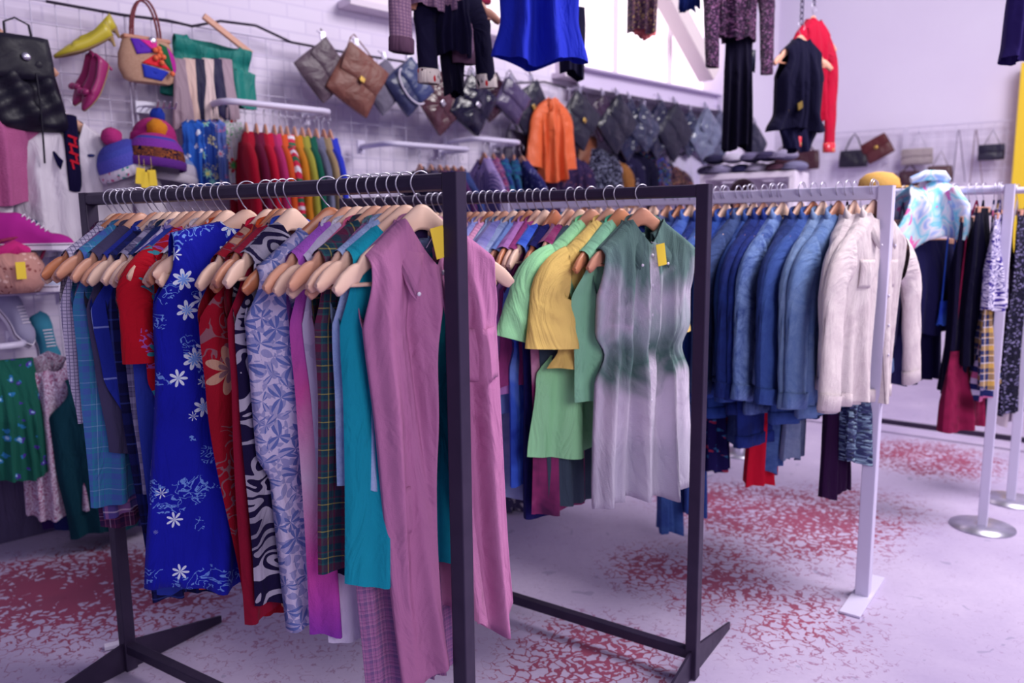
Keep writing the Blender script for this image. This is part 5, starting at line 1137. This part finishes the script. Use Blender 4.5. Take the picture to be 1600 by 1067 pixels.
# dark sparkling garments under the bags
for px, yt, yb, m, lb in ((930, 215, 300, pl('sequin', '12102c', '12102c', '12102c', '12102c', '2c2c50', 'b0b4d8', rough=.3), 'black sequin jacket with silver glints below the plum bag'), (968, 222, 300, pl('floral', '1c1838', '3c3860', 'c0b8d0', sc=.5), 'black and white brushed top beside sequin jacket'),
    (990, 222, 300, pl('plain', '0f0c28'), 'plain black jacket left of the jewelled tops'), (1010, 220, 300, pl('sequin', '14102c', '14102c', '14102c', 'd02c8c', '2c9c6c', '5c3cc0', 'd0a040', '2c60d0', rough=.3), 'black top covered in multicoloured sequins'), (1048, 245, 310, pl('sequin', '1c1030', '1c1030', '4c1c3c', '8c2c4c', '2c1c4c', 'c08c6c', rough=.4), 'dark red and gold embroidered jacket near shelf'), (1072, 225, 300, pl('plain', 'c0b8d8', rough=.4), 'pale lilac satin blouse under the grey bags'),
    (950, 230, 300, pl('plain', '8c5c34'), 'tan suede fringed top under black bags'), (885, 225, 300, pl('floral', '2c2044', '6c4454', '4c3458', sc=.4), 'dark patterned blouse right of the orange blouse'), (825, 235, 300, pl('plain', '3c2448'), 'dusky purple waistcoat left of the orange blouse')):
    wallgar(lb, px, yt, 'evening_blouse', 'top', m, yb=yb, sh=.14, ch=.16, hem=.17, off=.07, T=.04, z00=-.05, slv=(.3, .05, .05, (8, 8)), res=.7, rot=-20, nw=.05, nd=.03)
# floral and printed clothes low on the left wall
wallgar('green and purple floral skirt at lower left edge', 8, 548, 'floral_skirt', 'skirt', pl('floral', '1c5c50', '4c34a0', '2c78b0', 'a0c8f0', sc=.6), yb=745, sh=.10, hem=.14, neck=False, off=.3, T=.07, z00=-.04, A=.02)
wallgar('white and pink zigzag print blouse with full sleeves', 72, 540, 'printed_blouse', 'blouse', pl('leaf', 'd4c8e0', '5c5484', 'c06c8c', sc=.5), yb=800, sh=.11, ch=.14, hem=.14, slv=(.42, .09, .05, (10, 4)), off=.28, T=.06, A=.018, z00=-.02, rot=-20, res=1.2)
wallgar('dark purple and red patterned blouse behind zigzag blouse', 95, 560, 'printed_blouse', 'blouse', pl('floral', '2c1450', 'b0303c', '4c2c98', sc=.5), yb=815, sh=.11, hem=.14, off=.16, T=.05, z00=-.02)
for i, (px, yb, c) in enumerate(((125, 815, '1c2460'), (160, 800, '1c1848'), (200, 810, '24245c'), (150, 825, '103c4c'))):
    wallgar(('deep blue', 'black', 'navy', 'dark teal')[i]+' top hanging in shadow low on the left wall', px, 560, 'hanging_blouse', 'top', pl('plain', c), yb=yb, sh=.14, hem=.17, off=.22+.04*i, T=.06, z00=0)
# ------------------------------------------------------------ shelving unit, cap, person
def DP(px, py, dist): d = ray(px, py); return CAMP+d*(dist/ (d.xy.length))
p = DP(1178, 276, 6.6); t = thing('cube_shelving', 'white cube shelving unit with folded caps on top', 'shelving', (p.x, p.y, 0), BA); zt = p.z
SWH = mat('flat', 'e6dcee', rough=.4, name='white_laminate'); W_ = .74; Dp = .4
for z, nm in ((zt, 'top_board'), (zt-.42, 'shelf_board'), (zt-.84, 'shelf_board'), (zt-1.26, 'shelf_board'), (.05, 'base_board')):
    mb = MB(); mb.box((0, 0, z), (W_, Dp, .045)); mb.build(nm, SWH, t, smooth=False, bevel=.002)
for x in (-W_/2+.02, 0, W_/2-.02):
    mb = MB(); mb.box((x, 0, zt/2), (.04 if x else .02, Dp-.004, zt-.04)); mb.build('side_panel', SWH, t, smooth=False)
mb = MB(); mb.box((0, Dp/2-.004, zt/2), (W_-.06, .006, zt-.06)); mb.build('back_panel', SWH, t, smooth=False)
rn = random.Random(2); capc = ['4c4468', '8c84a8', '34305c', 'b0a8c4', '5c3c50', '7c789c', '2c2848', 'c4bcd4', '6c6488', '3c3458', '9890b0']
u_ = Vector((cos(BA), sin(BA), 0)); v_ = Vector((-sin(BA), cos(BA), 0))
cl = ['dark slate', 'grey', 'navy', 'pale grey', 'maroon brown', 'steel grey', 'black', 'off-white', 'mid grey', 'dark plum', 'silver grey']
for i in range(11):
    r_, c_ = (0, i) if i < 6 else (1, i-6); x = -.36+.14*c_+(.07 if r_ else 0); q = p+u_*x+v_*(-.08+rn.uniform(-.03, .03)); q.z = zt+.024+r_*.085
    t2 = thing('flat_hat', cl[i]+' flat cap stacked on top of the white shelving, '+('upper' if r_ else 'lower')+' layer', 'cap', q, BA+rn.uniform(-.4, .4), 'caps piled on the white shelving'); m_ = KN(capc[i])
    mb = MB(); mb.ball((0, 0, .035), .10, (.9, 1.1, .42), 16, 8); mb.build('crown', m_, t2); mb = MB(); mb.ball((0, -.10, .018), .06, (1.1, .9, .14), 12, 5); mb.build('brim', m_, t2)
q = DP(1373, 297, 4.4); t = thing('straw_hat', 'golden straw peaked cap resting on the rail behind the white post', 'cap', (q.x, q.y, q.z), BA); GS = mat('straw', 'e8b868', 'd09c50', name='golden_straw')
mb = MB(); mb.lathe([(.098, 0), (.10, .02), (.092, .055), (.06, .082), (.02, .09), (.001, .091)], n=24); mb.build('crown', GS, t); mb = MB(); mb.ball((.11, -.03, .008), .07, (1.1, .8, .12), 16, 6); mb.build('peak', GS, t)
mb = MB(); mb.tube([(.1*cos(a/10*pi), .1*sin(a/10*pi), .012) for a in range(20)], .007, 6, closed=True); mb.build('sweatband', mat('leather', 'a06c3c'), t)
# person behind the denim rack
hp = DP(1161, 284, 5.3); zt = hp.z; t = thing('person', 'person with dark brown hair standing behind the white denim rack', 'person', (hp.x, hp.y, 0), R(-12)); k = zt/1.72
SK = mat('plain', 'd8a898', rough=.6, name='skin'); HR = mat('knit', '3c2438', '4c3040', rough=.6); JK = pl('plain', '2c2c54')
bm_ = bmesh_pts = None
def skin(name, m, V, E_, rad, parent, root=0, lv=2):
    me = bpy.data.meshes.new(name); me.from_pydata([tuple(Vector(v)*k) for v in V], E_, []); o = bpy.data.objects.new(name, me); COL.objects.link(o); o.parent = parent
    sm = o.modifiers.new('skin', 'SKIN'); 
    for i, r_ in enumerate(rad):
        sv = me.skin_vertices[0].data[i] if me.skin_vertices else None
        if sv: sv.radius = (r_[0]*k, r_[1]*k) if hasattr(r_, '__len__') else (r_*k, r_*k); sv.use_root = (i == root)
    ss = o.modifiers.new('sub', 'SUBSURF'); ss.levels = lv; ss.render_levels = lv; sm.use_smooth_shade = True; me.materials.append(m); return o
def addskin(name, m, V, E_, rad, parent, root=0):
    me = bpy.data.meshes.new(name); me.from_pydata([tuple(Vector(v)*k) for v in V], E_, []); o = bpy.data.objects.new(name, me); COL.objects.link(o); o.parent = parent
    import bmesh
    b = bmesh.new(); b.from_mesh(me); ly = b.verts.layers.skin.verify(); b.verts.ensure_lookup_table()
    for i, r_ in enumerate(rad): b.verts[i][ly].radius = (r_[0]*k, r_[1]*k) if hasattr(r_, '__len__') else (r_*k, r_*k); b.verts[i][ly].use_root = (i == root)
    b.to_mesh(me); b.free(); sm = o.modifiers.new('skin', 'SKIN'); sm.use_smooth_shade = True; ss = o.modifiers.new('sub', 'SUBSURF'); ss.levels = 2; ss.render_levels = 2; me.materials.append(m); return o
V = [(0, 0, .92), (0, 0, 1.1), (0, 0, 1.3), (0, 0, 1.42), (0, 0, 1.50), (0, -.01, 1.56), (0, -.01, 1.66)]; E_ = [(i, i+1) for i in range(6)]; rad = [(.15, .11), (.13, .095), (.15, .10), (.10, .08), .05, (.062, .08), (.07, .085)]
for s in (-1, 1):
    b0 = len(V); V += [(s*.17, 0, 1.39), (s*.21, .01, 1.12), (s*.22, -.06, .88), (s*.22, -.08, .80)]; E_ += [(3, b0), (b0, b0+1), (b0+1, b0+2), (b0+2, b0+3)]; rad += [.055, .042, .03, .035]
    for f in range(4): V += [(s*.22-.02+.014*f, -.10, .76), (s*.22-.02+.014*f, -.105, .71)]; c0 = len(V)-2; E_ += [(b0+3, c0), (c0, c0+1)]; rad += [.009, .008]
    V += [(s*.19, -.11, .77)]; E_ += [(b0+3, len(V)-1)]; rad += [.01]
    b0 = len(V); V += [(s*.09, 0, .86), (s*.10, -.01, .48), (s*.10, .02, .09), (s*.10, -.12, .035)]; E_ += [(0, b0), (b0, b0+1), (b0+1, b0+2), (b0+2, b0+3)]; rad += [.085, .06, .042, (.045, .03)]
addskin('body', SK, V, E_, rad, t)
mb = MB(); mb.ball((0, .012*k, 1.655*k), .092*k, (.9, 1.08, .95), 20, 12); mb.ball((0, .06*k, 1.56*k), .08*k, (.95, .7, 1.2), 16, 8); mb.build('hair', HR, t)
mb = MB(); mb.ball((0, -.105*k, 1.60*k), .014*k, (.7, 1, 1.2), 8, 6); 
for s in (-1, 1): mb.ball((s*.078*k, 0, 1.61*k), .02*k, (.4, .8, 1.2), 8, 6)
mb.build('nose_and_ears', SK, t)
mb = MB()
for s in (-1, 1): mb.ball((s*.03*k, -.088*k, 1.625*k), .011*k, (1.2, .6, .7), 8, 6)
mb.build('eyes', mat('flat', '1c1428', rough=.2), t); mb = MB(); mb.ball((0, -.094*k, 1.565*k), .02*k, (1.2, .4, .35), 8, 6); mb.build('mouth', mat('flat', 'a85060'), t)
V2 = [(0, 0, .80), (0, 0, 1.1), (0, 0, 1.3), (0, 0, 1.42)]; E2 = [(0, 1), (1, 2), (2, 3)]; rad2 = [(.17, .13), (.15, .115), (.17, .12), (.11, .09)]
for s in (-1, 1): b0 = len(V2); V2 += [(s*.17, 0, 1.39), (s*.21, .01, 1.12), (s*.22, -.055, .90)]; E2 += [(3, b0), (b0, b0+1), (b0+1, b0+2)]; rad2 += [.068, .055, .045]
addskin('jacket', JK, V2, E2, rad2, t)
V3 = [(0, 0, .90)]; E3 = []; rad3 = [(.15, .12)]
for s in (-1, 1): b0 = len(V3); V3 += [(s*.09, 0, .82), (s*.10, -.01, .48), (s*.10, .02, .12)]; E3 += [(0, b0), (b0, b0+1), (b0+1, b0+2)]; rad3 += [.1, .075, .06]
addskin('trousers', pl('plain', '1c1838'), V3, E3, rad3, t)
# ------------------------------------------------------------ things hung high from chains
def chain(t, x, z0, z1, y=0):
    mb = MB(); z = z0; i = 0
    while z < z1:
        a = (0, 1, 0) if i % 2 else (1, 0, 0)
        pts = [(x+(.011*cos(q/10*2*pi) if not i % 2 else 0), y+(.011*cos(q/10*2*pi) if i % 2 else 0), z+.02*sin(q/10*2*pi)) for q in range(10)]
        mb.tube(pts, .003, 5, closed=True, upv=None); z += .031; i += 1
    mb.build('chain', mat('metal', '2c2844', '4c4868', rough=.4, metal=.8), t)
def high(label, px, py, dist, name, cat, m, yb, rot=0, hg=None, z00=-.062, ch_=True, **kk):
    p = DP(px, py, dist); L0 = p.z; lz, hz = .3, p.z
    for _ in range(40):
        md = (lz+hz)/2
        if proj((p.x, p.y, md))[1] > yb: lz = md
        else: hz = md
    g = garment(name, label, cat, p, R(rot), m, L=p.z+z00-md, z00=z00, **kk)
    if hg: hanger(hg, p, R(rot), TAN, 'hangers hung high on chains')
    if ch_: chain(g, 0, .03, max(.5, 3.3-p.z))
    return g
T_ = lambda a, b='': None
high('black velvet trousers hanging below the sequin top at centre right', 1156, 40, 4.6, 'velvet_trousers', 'trousers', pl('plain', '0c081f', rough=1), 232, 10, z00=-.0, neck=False, sh=.075, hem=.088, T=.04, A=.012, hemw=.02)
high('purple sequin long sleeve top hung high on chain', 1156, -95, 4.55, 'sequin_blouse', 'top', pl('sequin', '2c1434', '3c1c44', '2c1434', '5c2c50', '2c1434', '8c5c88', rough=.4), 62, 25, sh=.11, ch=.125, hem=.12, slv=(.52, .05, .04, (2, 4)), T=.05, hg='wooden hanger high up holding purple sequin top')
high('cobalt blue sleeveless dress hung high, cropped by the frame', 843, -170, 3.3, 'blue_dress', 'dress', pl('plain', '1c2cb8', rough=.7), 98, 12, sh=.15, ch=.17, hem=.205, T=.06, A=.02, res=1.3, nf=4, hg='wooden hanger high up holding the cobalt dress', hemw=.02)
high('black skirt hem just showing behind the cobalt dress', 893, 10, 3.9, 'black_skirt', 'skirt', pl('plain', '0f0c28'), 117, 20, neck=False, sh=.07, hem=.062, T=.04, A=.006, z00=0, asym=-.02)
high('tweed jacket with dark cuffs hung high at centre', 672, -110, 3.4, 'tweed_jacket', 'jacket', pl('windowpane', '8c6c84', '5c4468', sc=.12, w=.3), 18, 35, sh=.10, ch=.12, hem=.12, slv=(.34, .05, .05, (3, 0)), T=.06, cuffs=pl('plain', '5c4058'), hg='wooden hanger high up holding the tweed jacket')
high('black embroidered jacket hung beside tweed jacket', 703, -60, 3.45, 'black_jacket', 'jacket', pl('plain', '110d2c'), 88, 30, sh=.07, ch=.09, hem=.09, slv=(.36, .045, .045, (0, 8)), T=.06, cuffs=pl('floral', 'd8ccc8', 'c0202c', '140c30', sc=.4), hg='wooden hanger high up holding black embroidered jacket')
high('black velvet trousers hanging below the embroidered jacket', 706, 55, 3.5, 'velvet_trousers', 'trousers', pl('plain', '0c0822'), 148, 30, neck=False, sh=.055, hem=.045, T=.045, A=.01, z00=0, ch_=True)
high('gold and pink sequin dress hung high in front of window', 1005, -100, 4.2, 'sequin_dress', 'dress', pl('sequin', '5c4058', '8c6c5c', '3c2c48', 'c0a070', '7c5068', rough=.4), 52, 15, sh=.07, ch=.08, hem=.078, T=.05, hg='wooden hanger high up holding gold sequin dress')
high('coral satin lining hem below the gold sequin dress', 1008, 20, 4.22, 'satin_slip', 'slip', pl('plain', 'e87c80'), 58, 15, neck=False, sh=.06, hem=.058, T=.03, z00=0, ch_=False)
high('navy garment corner at the top beside the brace', 1079, -60, 4.6, 'navy_blouse', 'top', pl('plain', '1c2c74'), 15, 15, sh=.05, ch=.06, hem=.058, T=.03)
high('scarlet jacket with gold embroidered cuffs on chain', 1272, 12, 5.2, 'red_jacket', 'jacket', pl('plain', 'b00e34'), 190, 40, sh=.13, ch=.14, hem=.13, slv=(.66, .06, .05, (2, 3)), cuffs=pl('floral', 'd83c4c', 'd8c070', 'd0c8d0', sc=.25), T=.06, nw=.04, nd=.02, hg='wooden hanger high up holding the scarlet jacket')
high('black cape jacket with gold diamond buttons on chain', 1252, 42, 4.95, 'black_cape', 'jacket', pl('plain', '0d0a28'), 205, 25, sh=.13, ch=.17, hem=.215, T=.07, nw=.04, nd=.02, A=.02, hg='wooden hanger high up holding the black cape')
high('black skirt layers hanging under the black cape', 1249, 170, 4.95, 'black_skirt', 'skirt', pl('plain', '110e30'), 236, 25, neck=False, sh=.15, hem=.09, T=.05, z00=0, ch_=False)
p = DP(1225, 172, 4.8)
for px, py in ((1228, 171), (1250, 165)):
    p = DP(px, py, 4.83); mb = MB(); mb.prism([(-.022, 0), (0, -.03), (.022, 0), (0, .03)][::-1], -.004, .004, Matrix.Rotation(R(25), 3, 'Z') @ RY(25), p); tag(mb.build('gold_button', GOLD, smooth=False), 'gold diamond ornament, '+('left' if px < 1240 else 'right')+' one on the black cape', 'ornament')
high('dark purple velvet garment at the upper right corner', 1612, -130, 3.9, 'velvet_coat', 'coat', pl('plain', '2c2060'), 95, 10, sh=.06, ch=.07, hem=.08, T=.05)
high('small dark blue bag hanging behind the velvet trousers', 1176, 78, 4.8, 'dark_bag', 'bag', pl('leather', '2c3458', rough=.3), 110, 15, neck=False, sh=.02, hem=.02, T=.02, z00=0, ch_=False)
# red hanging sign above
p = DP(753, 2, 5.2); t = thing('hanging_sign', 'small dark red box hanging at the top beside the cobalt dress', 'box', p, R(20)); mb = MB(); mb.box((0, 0, .02), (.11, .06, .07)); mb.build('box_body', mat('flat', '7c1438'), t, smooth=False, bevel=.004); chain(t, 0, .06, .6)
# little white paper on the floor by the rack foot
q = onz(176, 1010, .006); mb = MB(); mb.box((q.x, q.y, .01), (.05, .03, .012), Matrix.Rotation(.5, 3, 'Z')); tag(mb.build('paper_scrap', mat('flat', 'e0d8ec'), smooth=False), 'small white paper scrap on floor by front rack foot', 'scrap')
